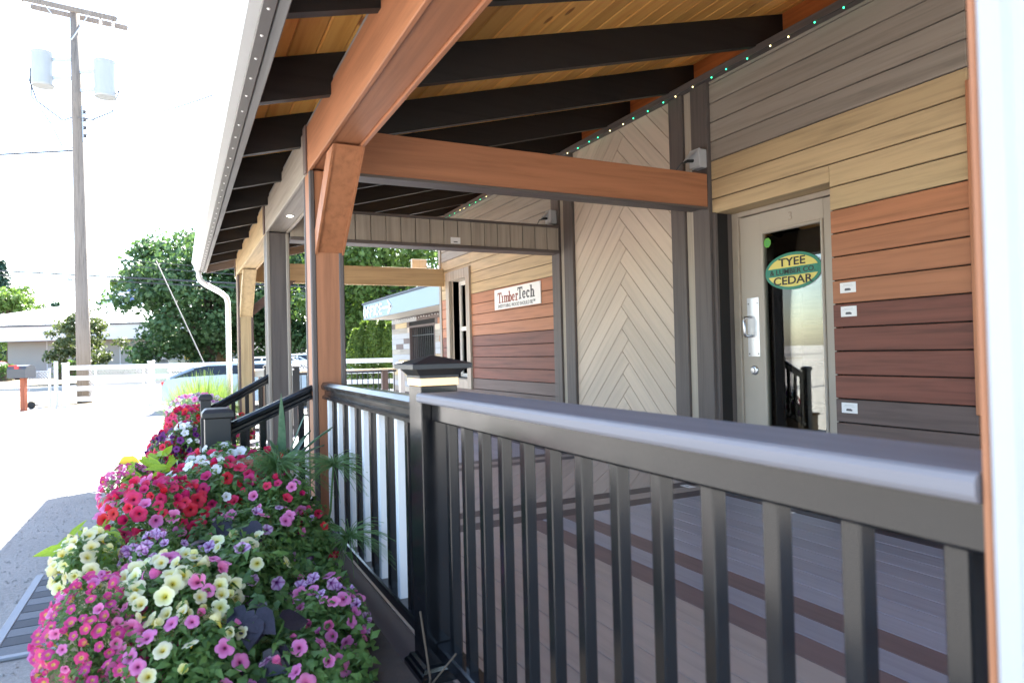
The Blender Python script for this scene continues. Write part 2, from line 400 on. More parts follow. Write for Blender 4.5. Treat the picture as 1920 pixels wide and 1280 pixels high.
# ------------------------------------------------------------------ deck
W_ = .1436; G_ = .0022
deck = struct('porch_deck', MB().box(.68, 3.72, -1.6, 10.3, DK-.20, DK-.032), 'gap')
def deckboard(mat, x0, x1, y0, y1): bx('deck_board', mat, deck, x0+G_, x1-G_, y0+G_, y1-G_, DK-.03, DK, .0012)
YB0 = 3.70; YB1 = YB0+3*W_; YC0 = 5.585; YC1 = YC0+3*W_
edge = [.612]; x = .612+W_
bounds = [.612]
while bounds[-1] < 3.44: bounds.append(bounds[-1]+W_)
def fieldmat(x):
    if x > 2.305: return 'deckblueY'
    if x > 2.165: return 'deckbrownY'
    if x > 2.02: return 'deckblueY'
    if x > 1.88: return 'deckbrownY'
    return 'decktanY'
xs = [.612+.0, ]
cuts = [.612, .777, .919] + [1.015+W_*i for i in range(0, 18)]
cuts = [c for c in cuts if c < 3.46] + [3.47, 3.60]
for a, b_ in zip(cuts[:-1], cuts[1:]):
    mid = (a+b_)/2
    deckboard('deckdarkY' if (mid > 3.46 or mid < .78) else fieldmat(mid), a, b_, -1.5, YB0)
    deckboard('deckdarkY' if (mid > 3.46 or mid < .78) else 'deckblueY', a, b_, YC1, 10.25)
for y0 in (YB0, YC0):
    for k, mm in enumerate(('deckdarkX', 'decktanX', 'deckdarkX')): deckboard(mm, .612, 3.6, y0+k*W_, y0+(k+1)*W_)
rot45 = Matrix.Rotation(radians(45), 3, 'Z')
for k in range(-32, 10):                      # diagonal field between the two bands
    c0 = -1.962+k*W_*sqrt(2); c1 = c0+W_*sqrt(2)
    p = [(.612+G_, YB1+G_), (3.6, YB1+G_), (3.6, YC0-G_), (.612+G_, YC0-G_)]
    p = clip(p, lambda q: q[0]-q[1]-c0-.003); p = clip(p, lambda q: c1-.003-(q[0]-q[1])) if p else p
    if len(p) > 2:
        MB().prism(p, 2, DK-.03, DK).build('deck_board', 'decktanY', deck, rot=Matrix.Rotation(radians(-45), 3, 'Z'))
bx('skirt_board', 'deckdarkY', deck, .632, .652, -1.5, 4.0, .02, DK-.032)
bx('skirt_board', 'deckdarkY', deck, .632, .652, 6.2, 10.25, .02, DK-.032)
# steps down to the yard
st = thing('porch_steps', 'two shallow dark composite steps from deck to gravel between the posts', 'steps', (.4, 5.1, 0))
for i, (x0, x1, z) in enumerate(((.38, .655, .165), (.12, .40, .082))):
    for j in range(2): bx('tread', 'deckdarkY', st, x0+j*(x1-x0)/2+.002, x0+(j+1)*(x1-x0)/2-.002, 4.05, 6.15, z-.028, z)
    bx('riser', 'umberY', st, x0+.02, x0+.04, 4.07, 6.13, 0, z-.03)

# ------------------------------------------------------------------ building: wall with siding
XW = 3.60
bld = thing('store_building', 'shop front clad in copper, tan and brown composite boards with herringbone panel', 'building', (XW, 5.0, 0))
wall = MB()
wall.box(XW+.022, XW+.12, -1.6, 2.80, .1, 3.335).box(XW+.022, XW+.12, 3.78, 8.60, .1, 3.335).box(XW+.022, XW+.12, 9.18, 9.68, .1, 3.335)
wall.box(XW+.022, XW+.12, 8.60, 9.18, 2.35, 3.335).box(XW+.022, XW+.12, 8.60, 9.18, .1, .95).box(XW+.022, XW+.12, 2.80, 3.78, 2.32, 3.335)
wall.box(XW+.12, 9.0, 9.60, 9.66, .1, 3.335)
wall = wall.build('wall', 'gap', bld)
def sidingcol(k):                            # k boards below the line at 2.695
    if k < 0: return 'greybrownY'
    if k < 4: return 'tanY'
    if k < 8: return 'copperY'
    if k < 12: return 'mahogY'
    return 'umberY'
def siding(y0, y1, z0=DK, z1=3.30, off=0.0):
    for k in range(-5, 18):
        zt = 2.695+off-k*W_; zb = zt-W_
        t, bt = min(zt, z1), max(zb, z0)
        if t-bt > .02: bx('siding_board', sidingcol(k), wall, XW, XW+.021, y0, y1, bt+.0038, t-.0038, .0025)
siding(1.985, 2.80, DK, 2.4078); siding(2.8006, 3.81, 2.305, 2.4078); siding(1.985, 3.81, 2.4078); siding(-1.5, 1.93)
for a in ((6.18, 8.46),): siding(*a, off=-.02)
siding(9.362, 9.60, off=-.02)
for k in range(-5, 18):                      # boards above and below the window
    zt = 2.675-k*W_; zb = zt-W_
    for z0, z1 in ((2.485, 3.3), (DK, .80)):
        t, bt = min(zt, z1), max(zb, z0)
        if t-bt > .02: bx('siding_board', sidingcol(k), wall, XW, XW+.021, 8.4606, 9.3614, bt+.0038, t-.0038, .0025)
# herringbone panel
YP, YQ, TZ = 4.895, 4.895+W_/sqrt(2), 2.605
gp = .0042
for k in range(-10, 17):
    zp = TZ-k*W_*sqrt(2)                     # P_k = (YP, zp), Q_k = (YQ, zp - W/sqrt2)
    for side in (0, 1):
        if side == 0:                        # left board, falls towards +Y : between lines y+z = c
            c1 = YP+zp; c0 = c1-W_*sqrt(2); p = [(4.6, -1), (5.752, -1), (5.752, 4.5), (4.6, 4.5)]
            s_end = (zp-W_/sqrt(2))-YQ       # end line z-y = s_end, keep z-y <= s_end
            for f in (lambda q: c1-gp-(q[0]+q[1]), lambda q: (q[0]+q[1])-c0-gp, lambda q: s_end-gp-(q[1]-q[0])):
                p = clip(p, f) if len(p) > 2 else p
            rt = Matrix.Rotation(radians(-45), 3, 'X')
        else:                                # right board, falls towards -Y : between lines z-y = c
            c1 = (zp-W_/sqrt(2))-YQ; c0 = c1-W_*sqrt(2); p = [(4.247, -1), (5.3, -1), (5.3, 4.5), (4.247, 4.5)]
            s_end = YP+(zp-W_*sqrt(2))
            for f in (lambda q: c1-gp-(q[1]-q[0]), lambda q: (q[1]-q[0])-c0-gp, lambda q: s_end-gp-(q[0]+q[1])):
                p = clip(p, f) if len(p) > 2 else p
            rt = Matrix.Rotation(radians(45), 3, 'X')
        for f in (lambda q: q[1]-DK, lambda q: 3.30-q[1]): p = clip(p, f) if len(p) > 2 else p
        if len(p) > 2:
            MB().prism(p, 0, XW, XW+.021).build('herringbone_board', 'chevY', wall, rot=rt)
# vertical trims at the two cross beams
for y0, y1 in ((3.812, 4.245), (5.754, 6.178)):
    t = (y1-y0)
    bx('trim_board', 'darktrimZ', bld, XW-.030, XW+.02, y0, y0+t*.405, DK, 3.29, .004)
    bx('trim_board', 'darktrimZ', bld, XW-.030, XW+.02, y1-t*.37, y1, DK, 3.29, .004)
    bx('accent_strip', 'mapleZ', bld, XW-.006, XW+.02, y0+t*.405, y1-t*.37, DK, 3.29, .002)
bx('corner_board', 'greybrownZ', bld, XW-.012, XW+.022, 9.602, 9.69, DK, 3.3, .003)
bx('top_trim', 'darktrimY', bld, XW-.06, XW+.02, -1.5, 9.7, 3.292, 3.345, .004)
bx('base_trim', 'deckdarkY', bld, XW-.02, XW+.0, -1.5, 2.80, DK+.001, DK+.09, .003)
bx('casing_board', 'copperZ', bld, XW-.025, XW+.02, 1.932, 1.983, .93, 2.62, .004)
# ---- door in its recess
XD = 3.77
rec = MB().box(XW+.001, XD+.03, 3.782, 3.83, DK, 2.30); rec = rec.build('door_jamb', 'darktrimZ', bld)
bx('door_jamb', 'tanZ', bld, XW+.022, XD+.03, 2.752, 2.7985, DK, 2.30, .002)
bx('door_header', 'tanY', bld, XW+.001, XD+.03, 2.803, 3.781, 2.300, 2.345, .003)
bx('door_sill', 'steel', bld, XW-.04, XD+.04, 2.80, 3.78, DK+.001, DK+.022, .004)
fr = MB().box(XD-.012, XD+.06, 3.715, 3.78, DK+.02, 2.299, .004).box(XD-.012, XD+.06, 2.70, 2.760, DK+.02, 2.299, .004).box(XD-.012, XD+.06, 2.760, 3.715, 2.262, 2.299, .004)
fr.box(XD+.004, XD+.03, 3.700, 3.715, DK+.02, 2.262).build('door_frame', 'doorframe', bld)
lf = MB()
lf.box(XD, XD+.045, 3.512, 3.706, DK+.03, 2.255, .003).box(XD, XD+.045, 2.765, 2.985, DK+.03, 2.255, .003)
lf.box(XD, XD+.045, 2.985, 3.512, 2.125, 2.255, .0).box(XD, XD+.045, 2.985, 3.512, DK+.03, DK+.33, .0)
door = lf.build('door', 'doorpaint', bld, 'beige entrance door with a tall glass pane')
bd = MB()
for a in ((3.490, 3.512, DK+.33, 2.125), (2.985, 3.007, DK+.33, 2.125)): bd.box(XD-.010, XD+.02, a[0], a[1], a[2], a[3], .005)
for a in ((2.103, 2.125), (DK+.33, DK+.352)): bd.box(XD-.010, XD+.02, 3.007, 3.490, a[0], a[1], .005)
bd.build('glazing_bead', 'doorpaint', door)
bx('glass', 'doorglass', door, XD+.006, XD+.012, 3.006, 3.491, DK+.35, 2.104, 0)
bx('push_plate', 'steel', door, XD-.004, XD-.0005, 3.545, 3.655, 1.225, 1.655, .001)
for zc in (1.245, 1.612):
    for yc in (3.558, 3.642): MB().lathe((XD-.0055, yc, zc), [(.006, .0), (.006, .0012)], 8, 'X').build('screw', 'greystrip', door)
MB().tube([(XD-.004, 3.628, 1.515), (XD-.05, 3.632, 1.512), (XD-.058, 3.634, 1.49), (XD-.058, 3.634, 1.40), (XD-.05, 3.632, 1.376), (XD-.004, 3.628, 1.373)], .0095, 10).build('pull_handle', 'steel', door, smooth=True)
MB().lathe((XD, 3.60, 1.125), [(.034, 0), (.034, -.008), (.028, -.014), (.020, -.016), (.018, -.026), (.0, -.027)], 20, 'X').build('deadbolt', 'steel', door)
wall_text('3', .085, XD-.0015, 3.245, 2.185, 'doorframe', 'door_number', door)
def disc(x, y, z, ry, rz, seg=40):
    return MB().add([(x, y-ry*cos(2*pi*k/seg), z+rz*sin(2*pi*k/seg)) for k in range(seg)]+[(x+.0008, y-ry*cos(2*pi*k/seg), z+rz*sin(2*pi*k/seg)) for k in range(seg)],
                    [tuple(range(seg))]+[(k, (k+1) % seg, seg+(k+1) % seg, seg+k) for k in range(seg)])
YO, ZO = 3.246, 1.812
disc(XD+.0042, YO, ZO, .236, .128).build('oval_decal', 'decalgreen', door, 'green and yellow oval shop decal on the door glass')
disc(XD+.0030, YO, ZO, .213, .108).build('oval_decal', 'decalyellow', door)
def ovalband(zl, zh, x):
    pl = []
    for k in range(9): z = zl+(zh-zl)*k/8; pl.append((YO-.2135*sqrt(max(0, 1-(z/.1085)**2)), ZO+z))
    for k in range(9): z = zh-(zh-zl)*k/8; pl.append((YO+.2135*sqrt(max(0, 1-(z/.1085)**2)), ZO+z))
    return MB().prism(pl, 0, x, x+.0006)
ovalband(-.030, .027, XD+.0020).build('decal_band', 'decalgreen', door)
wall_text('TYEE', .078, XD+.0010, YO, ZO+.062, 'ink', 'decal_lettering', door, .0012, 1.30)
wall_text('& LUMBER CO.', .050, XD+.0010, YO, ZO-.002, 'ink', 'decal_lettering', door, .0006, 1.16)
wall_text('CEDAR', .078, XD+.0010, YO, ZO-.066, 'ink', 'decal_lettering', door, .0012, 1.30)
MB().add([(XD+.0035, 3.455-.033*cos(pi/8+2*pi*k/8), 2.035+.036*sin(pi/8+2*pi*k/8)) for k in range(8)], [tuple(range(8))]).build('octagon_sticker', 'sticker', door)
sk = MB()
for zz, l in ((2.052, .022), (2.040, .03), (2.028, .03), (2.016, .022)): sk.box(XD+.0022, XD+.003, 3.455-l/1.3, 3.455+l/1.6, zz-.002, zz+.002)
sk.build('sticker_lettering', 'decalgreen', door)
# room behind the door
rm = MB(); rm.box(XD+.15, 8.8, .9, .95, 0, 3.2).box(8.8, 8.85, .9, 8.9, 0, 3.2).box(XD+.15, 8.8, 8.9, 8.95, 0, 3.2).box(XD+.07, 8.85, .9, 8.95, DK-.05, DK-.001).box(XW+.13, 8.85, .9, 8.95, 3.1, 3.15)
rm.build('room', 'interior', bld)
for k, (x, y) in enumerate(((5.2, 4.4), (6.2, 4.2), (6.0, 5.6))):
    sh = MB().box(x, x+.5, y, y+1.0, DK, DK+.04).box(x, x+.04, y, y+1.0, DK, 1.9).box(x+.46, x+.5, y, y+1.0, DK, 1.9)
    for z in (.7, 1.1, 1.5, 1.9): sh.box(x, x+.5, y, y+1.0, z, z+.03)
    sh.build('display_shelf', 'planterwood', bld)
# ---- window in the far panel
wn = MB(); wy0, wy1, wz0, wz1 = 8.462, 9.36, .80, 2.484
wn.box(XW-.03, XW+.02, wy0, wy0+.13, wz0, wz1, .003).box(XW-.03, XW+.02, wy1-.13, wy1, wz0, wz1, .003)
wn.box(XW-.03, XW+.02, wy0+.13, wy1-.13, wz1-.13, wz1, .003).box(XW-.03, XW+.02, wy0+.13, wy1-.13, wz0, wz0+.13, .003)
win = wn.build('window', 'mapleZ', bld, 'deep set window in a wide taupe casing')
rv = MB().box(XW+.02, XW+.20, 9.18, 9.23, .93, 2.354).box(XW+.02, XW+.20, 8.592, 8.60, .93, 2.354).box(XW+.02, XW+.20, 8.60, 9.18, 2.344, 2.354).box(XW+.02, XW+.20, 8.60, 9.18, .92, .94)
rv.build('reveal', 'mapleZ', win)
sa = MB().box(XW+.11, XW+.15, 8.60, 8.66, .94, 2.344, .003).box(XW+.11, XW+.15, 9.12, 9.18, .94, 2.344, .003)
for z in (.94, 1.62, 2.284): sa.box(XW+.11, XW+.15, 8.66, 9.12, z, z+.06, .003)
sa.build('sash', 'offwhite', win)
bx('pane', 'winglass', win, XW+.128, XW+.132, 8.65, 9.13, .99, 2.30, 0)

# ------------------------------------------------------------------ sign and sample cards
sg = thing('wall_sign', 'white rectangular lumber brand sign with red and charcoal lettering on copper boards', 'sign', (XW, 7.08, 1.95))
bx('panel', 'signwhite', sg, XW-.012, XW-.001, 6.478, 7.680, 1.828, 2.079, .002)
def slab(mb, txt, y, z, h, wsc, x):
    """slab-serif strokes; y is the left end, text runs towards -Y"""
    t = h*.17; sf = h*.085
    def seg(a, b, c, d): mb.box(x-.001, x, y-(cx+c)*wsc, y-(cx+a)*wsc, z+b, z+d)
    def arc(x0, z0, rx, rz, a0, a1, tt, n_=10):
        o = []; i_ = []
        for k in range(n_+1):
            a = radians(a0+(a1-a0)*k/n_); o.append((y-(cx+x0+rx*cos(a))*wsc, z+z0+rz*sin(a))); i_.append((y-(cx+x0+(rx-tt)*cos(a))*wsc, z+z0+(rz-tt*.8)*sin(a)))
        for k in range(n_): mb.prism([o[k], o[k+1], i_[k+1], i_[k]], 0, x-.001, x)
    cx = 0.0; xh = h*.66
    for ch in txt:
        if ch == 'T':
            wd = h*.72; seg(wd/2-t/2, 0, wd/2+t/2, h); seg(0, h-sf*1.5, wd, h); seg(0, h*.72, sf, h); seg(wd-sf, h*.72, wd, h); seg(wd*.24, 0, wd*.76, sf); cx += wd*.93
        elif ch == 'i':
            seg(sf*1.2, 0, sf*1.2+t, xh); seg(0, 0, t+sf*2.2, sf); seg(0, xh-sf, sf*1.2+t, xh); cx += t+sf*3
        elif ch == 'm':
            for q in range(3): seg(sf+q*h*.30, 0, sf+q*h*.30+t, xh*.92); seg(q*h*.30, 0, q*h*.30+t+sf*2, sf)
            seg(0, xh-sf, sf+t, xh)
            for q in range(2): arc(sf+t/2+q*h*.30+h*.15, xh-h*.15, h*.17, h*.15, 10, 170, t*.8)
            cx += h*.82
        elif ch == 'b':
            seg(sf, 0, sf+t, h); seg(0, h-sf, sf+t, h); arc(sf+h*.20, xh*.48, h*.27, xh*.5, -150, 150, t); cx += h*.54
        elif ch == 'e':
            arc(h*.26, xh*.49, h*.26, xh*.51, 15, 325, t); seg(t*.6, xh*.44, h*.49, xh*.44+sf); cx += h*.57
        elif ch == 'r':
            seg(sf, 0, sf+t, xh); seg(0, 0, t+sf*2.4, sf); seg(0, xh-sf, sf+t, xh); arc(sf+t+h*.10, xh-h*.17, h*.15, h*.18, 30, 160, t*.8); seg(h*.34, xh*.68, h*.44, xh*.95); cx += h*.46
        elif ch == 'c':
            arc(h*.26, xh*.49, h*.26, xh*.51, 45, 318, t); seg(h*.36, xh*.66, h*.48, xh*.88); cx += h*.54
        elif ch == 'h':
            seg(sf, 0, sf+t, h); seg(0, h-sf, sf+t, h); seg(0, 0, t+sf*2, sf); arc(sf+t/2+h*.17, xh-h*.17, h*.19, h*.17, 0, 160, t*.85)
            seg(sf+h*.31, 0, sf+h*.31+t, xh*.78); seg(h*.31, 0, h*.31+t+sf*2, sf); cx += h*.6
    return cx*wsc
a = MB(); l1 = slab(a, 'Timber', 7.585, 1.905, .130, 1.24, XW-.0125); a.build('lettering', 'logored', sg)
a = MB(); slab(a, 'Tech', 7.585-l1+.010, 1.915, .140, 1.25, XW-.0125); a.build('lettering', 'inkgrey', sg)
wall_text('EVERYTHING WOOD SHOULD BE\u2122', .062, XW-.0135, 7.085, 1.862, 'inkgrey', 'lettering', sg, -.0003, .98)
def card(label, x, y, z, face='X', wd=.105, ht=.062):
    t = thing('sample_card', label, 'card', (x, y, z), 'small white sample cards')
    if face == 'X':
        bx('panel', 'card', t, x-.004, x, y-wd/2, y+wd/2, z-ht/2, z+ht/2, .001)
        k = MB(); k.box(x-.0052, x-.0045, y-.03, y+.03, z+.016, z+.018).box(x-.0052, x-.0045, y-.038, y+.038, z+.008, z+.0095).build('print', 'greyink', t)
        MB().box(x-.0052, x-.0045, y-.02, y+.02, z-.018, z-.008).box(x-.0052, x-.0045, y-.013, y+.017, z-.008, z-.004).build('logo_mark', 'inkgrey', t)
    elif face == 'Y':
        bx('panel', 'card', t, x-wd/2, x+wd/2, y-.004, y, z-ht/2, z+ht/2, .001)
        MB().box(x-.02, x+.02, y-.0052, y-.0045, z-.018, z-.008).build('logo_mark', 'inkgrey', t)
    else:
        bx('panel', 'card', t, x-ht/2, x+ht/2, y-wd/2, y+wd/2, z, z+.003, .001)
        MB().box(x-.012, x-.004, y-.02, y+.02, z+.0034, z+.0042).build('logo_mark', 'inkgrey', t)
    return t
card('white card on the lowest copper board beside the door', XW, 2.693, 1.640)
card('white card on the uppermost dark red board beside the door', XW, 2.692, 1.497)
card('white card low on the grey brown board beside the door', XW, 2.707, .918)
card('white card lying on the deck in front of the door', 3.44, 3.98, DK+.001, 'Z')
card('white card lying on the deck border below the copper siding', 3.42, 3.05, DK+.001, 'Z')

# ------------------------------------------------------------------ roof
SL = .264
def rz(x): return 2.585+SL*(x-.70)           # underside of rafters
roof = thing('porch_roof', 'lean-to porch roof with near-black rafters under cedar boards', 'roof', (.9, 4.2, 2.6))
RY = [-1.2, -.31, .59, 1.49, 2.39, 3.29, 4.19, 5.05, 5.89, 6.73, 7.57, 8.41, 9.25]
for yb in RY:
    x0, x1 = .352, 3.85; ys0 = yw = yb
    vs = []
    for (xx, yy) in ((x0, ys0), (x1, yw)):
        for dy in (0, .046):
            for zz in (rz(xx), rz(xx)+.2045): vs.append((xx, yy+dy, zz))
    MB().add(vs, [(0, 1, 5, 4), (2, 6, 7, 3), (0, 4, 6, 2), (1, 3, 7, 5), (0, 2, 3, 1), (4, 5, 7, 6)]).build('rafter', 'rafter', roof)
ang = math.atan(SL); rotr = Matrix.Rotation(-ang, 3, 'Y')
nb = 26; Lr = (3.875-.345)/cos(ang); bw = Lr/nb
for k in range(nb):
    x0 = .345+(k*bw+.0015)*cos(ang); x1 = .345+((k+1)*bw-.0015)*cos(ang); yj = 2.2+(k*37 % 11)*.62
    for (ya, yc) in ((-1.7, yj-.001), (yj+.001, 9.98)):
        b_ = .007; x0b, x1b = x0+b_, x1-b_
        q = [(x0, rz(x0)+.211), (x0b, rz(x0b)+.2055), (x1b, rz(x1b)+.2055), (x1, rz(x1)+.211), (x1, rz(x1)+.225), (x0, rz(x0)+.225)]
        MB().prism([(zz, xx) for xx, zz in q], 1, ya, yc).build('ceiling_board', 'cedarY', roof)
MB().prism([(rz(.30)+.226, .30), (rz(4.2)+.226, 4.2), (rz(4.2)+.26, 4.2), (rz(.30)+.26, .30)], 1, -1.75, 10.0).build('roof_sheet', 'broof', roof)
for y0, y1 in zip(RY[:-1], RY[1:]):          # cedar blocks on the wall head between rafters
    bx('frieze_block', 'cedarX', roof, 3.80, 3.84, y0+.048, y1-.002, 3.30, 3.64, .003)
bx('fascia_board', 'weathered', roof, .312, .350, -1.7, 9.95, 2.470, 2.70, .004)
MB().prism([(rz(.35)-.03, .35), (rz(3.9)-.03, 3.9), (rz(3.9)+.225, 3.9), (rz(.35)+.225, .35)], 1, 9.955, 9.995).build('rake_board', 'darktrimX', roof)
gut = thing('rain_gutter', 'white rain gutter along the porch eave with a bent white downspout', 'gutter', (.25, 4.2, 2.5))
gp_ = [(.308, 2.475), (.222, 2.475), (.205, 2.50), (.195, 2.56), (.175, 2.585), (.172, 2.605), (.308, 2.605)]
MB().prism([(z, x) for x, z in gp_], 1, -1.72, 9.97).build('trough', 'gutterwhite', gut)
MB().tube([(.255, 9.86, 2.48), (.255, 9.86, 2.40), (.275, 9.86, 2.35), (.33, 9.86, 2.30), (.52, 9.85, 2.19), (.585, 9.84, 2.13), (.605, 9.83, 2.06), (.605, 9.83, .12), (.56, 9.83, .06)], .036, 10).build('downspout', 'gutterwhite', gut, smooth=True)
trk = thing('light_track', 'grey eave strip dotted with small white lamps beside the gutter', 'light strip', (.30, 4.2, 2.47))
bx('strip', 'greystrip', trk, .262, .306, -1.7, 9.9, 2.462, 2.4735, .002)
dome = MB().lathe((0, 0, 0), [(.0, -.005), (.004, -.004), (.0065, 0)], 8)
dm = None
for i in range(52):
    y = 9.7-i*.205
    if dm is None:
        dm = dome.build('lamp_lens', 'card', trk, origin=(0, 0, 0)); dm.location = Vector((.284, y, 2.4615))-WL[trk.name]
    else:
        o = dm.copy(); C.objects.link(o); o.location = Vector((.284, y, 2.4615))-WL[trk.name]

# ------------------------------------------------------------------ posts and beams
PX0, PX1 = .685, .875
BZ0, BZ1 = 2.378, 2.640
def post(label, y0, y1, face, trim, top=BZ0, z0=DK):
    p = thing('porch_post', label, 'post', ((PX0+PX1)/2, (y0+y1)/2, z0), 'posts along the porch edge')
    bx('core', face, p, PX0+.006, PX1-.006, y0+.006, y1-.006, z0, top, .002)
    t = .030
    for xa in (PX0, PX1-t):
        for ya in (y0, y1-t): bx('corner_trim', trim, p, xa, xa+t, ya, ya+t, z0, top, .006)
    return p
pc = post('copper porch post with slate grey corner trims and a knee brace', 3.94, 4.145, 'copperZ', 'darktrimZ')
pd = post('dark grey brown porch post at the far side of the steps', 6.06, 6.265, 'darktrimZ', 'greybrownZ')
pt = post('tan porch post at the far end beside the downspout', 9.28, 9.485, 'tanZ', 'umberZ')
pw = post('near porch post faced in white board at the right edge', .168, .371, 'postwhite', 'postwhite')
bx('edge_strip', 'copperZ', pw, PX0+.004, PX0+.02, .3715, .3790, DK, BZ0, .002)
def brace(p, face, x0, x1, ya, za, yb_, zb, th=.16, edge=True):
    """knee brace from (ya, za) on the post up to (yb_, zb) under the beam"""
    q = [(ya, za), (yb_, zb), (yb_+(th if yb_ < ya else -th), zb), (ya, za+th*.8)]
    MB().prism(q, 0, x0, x1).build('knee_brace', face+'Z', p)
    for xx in (x0-.012, x1):
        d = Vector((0, yb_-ya, zb-za)).normalized(); nrm = Vector((0, d.z, -d.y))*(1 if yb_ < ya else -1)*-.006
        qq = [(ya, za-.010), (yb_, zb), (yb_+(th if yb_ < ya else -th), zb), (ya, za+th*.8)]
        MB().prism([(a+nrm.y, b_+nrm.z) for a, b_ in qq], 0, xx, xx+.012).build('brace_side', face+'Z', p)
brace(pc, 'copper', .722, .862, 3.94, 1.905, 3.40, BZ0-.0015)
brace(pt, 'tan', .722, .850, 9.28, 1.84, 8.66, BZ0-.0015)
q = [(.875, 1.85), (1.42, 2.318), (1.26, 2.318), (.875, 1.99)]
MB().prism([(z, x) for x, z in q], 1, 9.31, 9.45).build('knee_brace', 'umberX', pt)
def longbeam(label, face, y0, y1):
    t = thing('porch_beam', label, 'beam', ((PX0+PX1)/2, (y0+y1)/2, BZ0), 'beams along the porch edge')
    bx('side_board', face+'Y', t, PX0, PX0+.022, y0, y1, BZ0+.0, BZ1, .003)
    bx('side_board', face+'Y', t, PX1-.022, PX1, y0, y1, BZ0-.0, BZ1, .003)
    bx('underside_board', face+'Y', t, PX0+.0225, PX1-.0225, y0, y1, BZ0+.012, BZ0+.034, .002)
    bx('top_plate', 'weathered', t, PX0+.01, PX1-.02, y0, y1, BZ1+.001, BZ1+.035, .002)
    return t
longbeam('copper beam over the railing, nearest the camera', 'copper', -1.6, 4.02)
gb = longbeam('grey brown beam over the steps with a recessed lamp', 'greybrown', 4.03, 6.16)
longbeam('tan beam over the far half of the porch edge', 'tan', 6.17, 9.70)
MB().lathe((.78, 5.35, BZ0+.0118), [(.034, 0), (.034, -.004), (.024, -.005)], 20).build('lamp_rim', 'steel', gb)
MB().lathe((.78, 5.35, BZ0+.0065), [(.022, 0), (.022, -.001)], 16).build('lamp_lens', 'spot', gb)
for yy, p in ((3.985, pc), (6.12, pd), (9.47, pt)):
    bx('cover_plate', 'umberZ', p, PX0-.012, PX0-.0005, yy, yy+.085, BZ0-.002, BZ1+.01, .003)
def xbeam(label, y0, y1, x1, z0, z1, face, under):
    t = thing('cross_beam', label, 'beam', (2.2, y0, z0), 'cross beams from post to wall')
    bx('front_board', face, t, PX1, x1, y0, y0+.022, z0+.006, z1, .003)
    bx('back_board', face, t, PX1, x1, y1-.022, y1, z0+.006, z1, .003)
    bx('underside_board', under, t, PX1, x1, y0+.0225, y1-.0225, z0, z0+.02, .002)
    bx('edge_strip', under, t, PX1, x1-.002, y0-.004, y0+.018, z0-.012, z0+.0055, .002)
    bx('end_cap', face, t, x1-.02, x1+.002, y0+.0226, y1-.0226, z0+.021, z1-.001, .002)
    return t
xbeam('copper red cross beam from near post to the dark wall trim', 3.815, 4.02, 3.565, 2.345, 2.598, 'copperX', 'darktrimX')
t = thing('cross_beam', 'cross beam faced with short grey upright boards between dark rails', 'beam', (2.2, 6.0, 2.3), 'cross beams from post to wall')
bx('core', 'gap', t, PX1, 3.56, 6.03, 6.17, 2.335, 2.575)
bx('rail', 'darktrimX', t, PX1, 3.566, 5.995, 6.19, 2.576, 2.600, .003); bx('rail', 'darktrimX', t, PX1, 3.566, 5.995, 6.19, 2.312, 2.343, .003)
n_ = 19; xs_ = np.linspace(PX1, 3.562, n_+1)
for i in range(n_): bx('face_board', 'mapleZ', t, xs_[i]+.0035, xs_[i+1]-.0035, 6.006, 6.029, 2.344, 2.5755, .002)
card('small white card on the upright boards of the cross beam', 2.405, 6.0055, 2.385, 'Y', .10, .062)
xbeam('tan cross beam at the far end meeting the building corner', 9.50, 9.69, 3.60, 2.318, 2.572, 'tanX', 'tanX')

# ------------------------------------------------------------------ railings
def baluster(parent, y, mat, z0, z1, x=.764, h=.0148):
    return bx('baluster', mat, parent, x-h, x+h, y-h, y+h, z0, z1, .0025)
rl = thing('deck_railing', 'black railing with flat grey board cap, nearest the camera', 'railing', (.764, 1.2, DK), 'railing panels between the posts')
MB().prism([(1.181, .691), (1.181, .837), (1.178, .842), (1.172, .845), (1.159, .845), (1.153, .842), (1.151, .837), (1.151, .691), (1.153, .686), (1.159, .683), (1.172, .683), (1.178, .686)], 1, .382, 2.078).build('cap_board', 'capboard', rl)
MB().box(.734, .794, .382, 2.079, 1.088, 1.1505, .005).build('top_rail', 'black', rl)
MB().box(.735, .793, .382, 2.079, .320, .368, .006).build('bottom_rail', 'black', rl)
for i in range(13): baluster(rl, .4405+.1282*i, 'black', .366, 1.09)
r2_ = thing('deck_railing', 'railing with alternating white and black balusters and moulded black top rail', 'railing', (.764, 3.0, DK), 'railing panels between the posts')
prof = [(.764-.030, 1.062), (.764+.030, 1.062), (.764+.030, 1.076), (.764+.016, 1.086), (.764+.016, 1.106), (.764+.034, 1.118), (.764+.036, 1.138), (.764+.024, 1.156), (.764-.024, 1.156), (.764-.036, 1.138), (.764-.034, 1.118), (.764-.016, 1.106), (.764-.016, 1.086), (.764-.030, 1.076)]
MB().prism([(z, x) for x, z in prof], 1, 2.207, 3.945).build('top_rail', 'black', r2_)
MB().box(.735, .793, 2.206, 3.94, .320, .368, .006).build('bottom_rail', 'black', r2_)
for i in range(13): baluster(r2_, 2.272+.1315*i, 'whitepvc' if i % 2 == 0 else 'black', .366, 1.066, .764, .0175)
lp = thing('lighted_post', 'square black railing post with a peaked cap and a glowing band', 'post', (.764, 2.143, DK))
bx('shaft', 'black', lp, .7005, .8275, 2.0795, 2.2065, DK, 1.2025, .003)
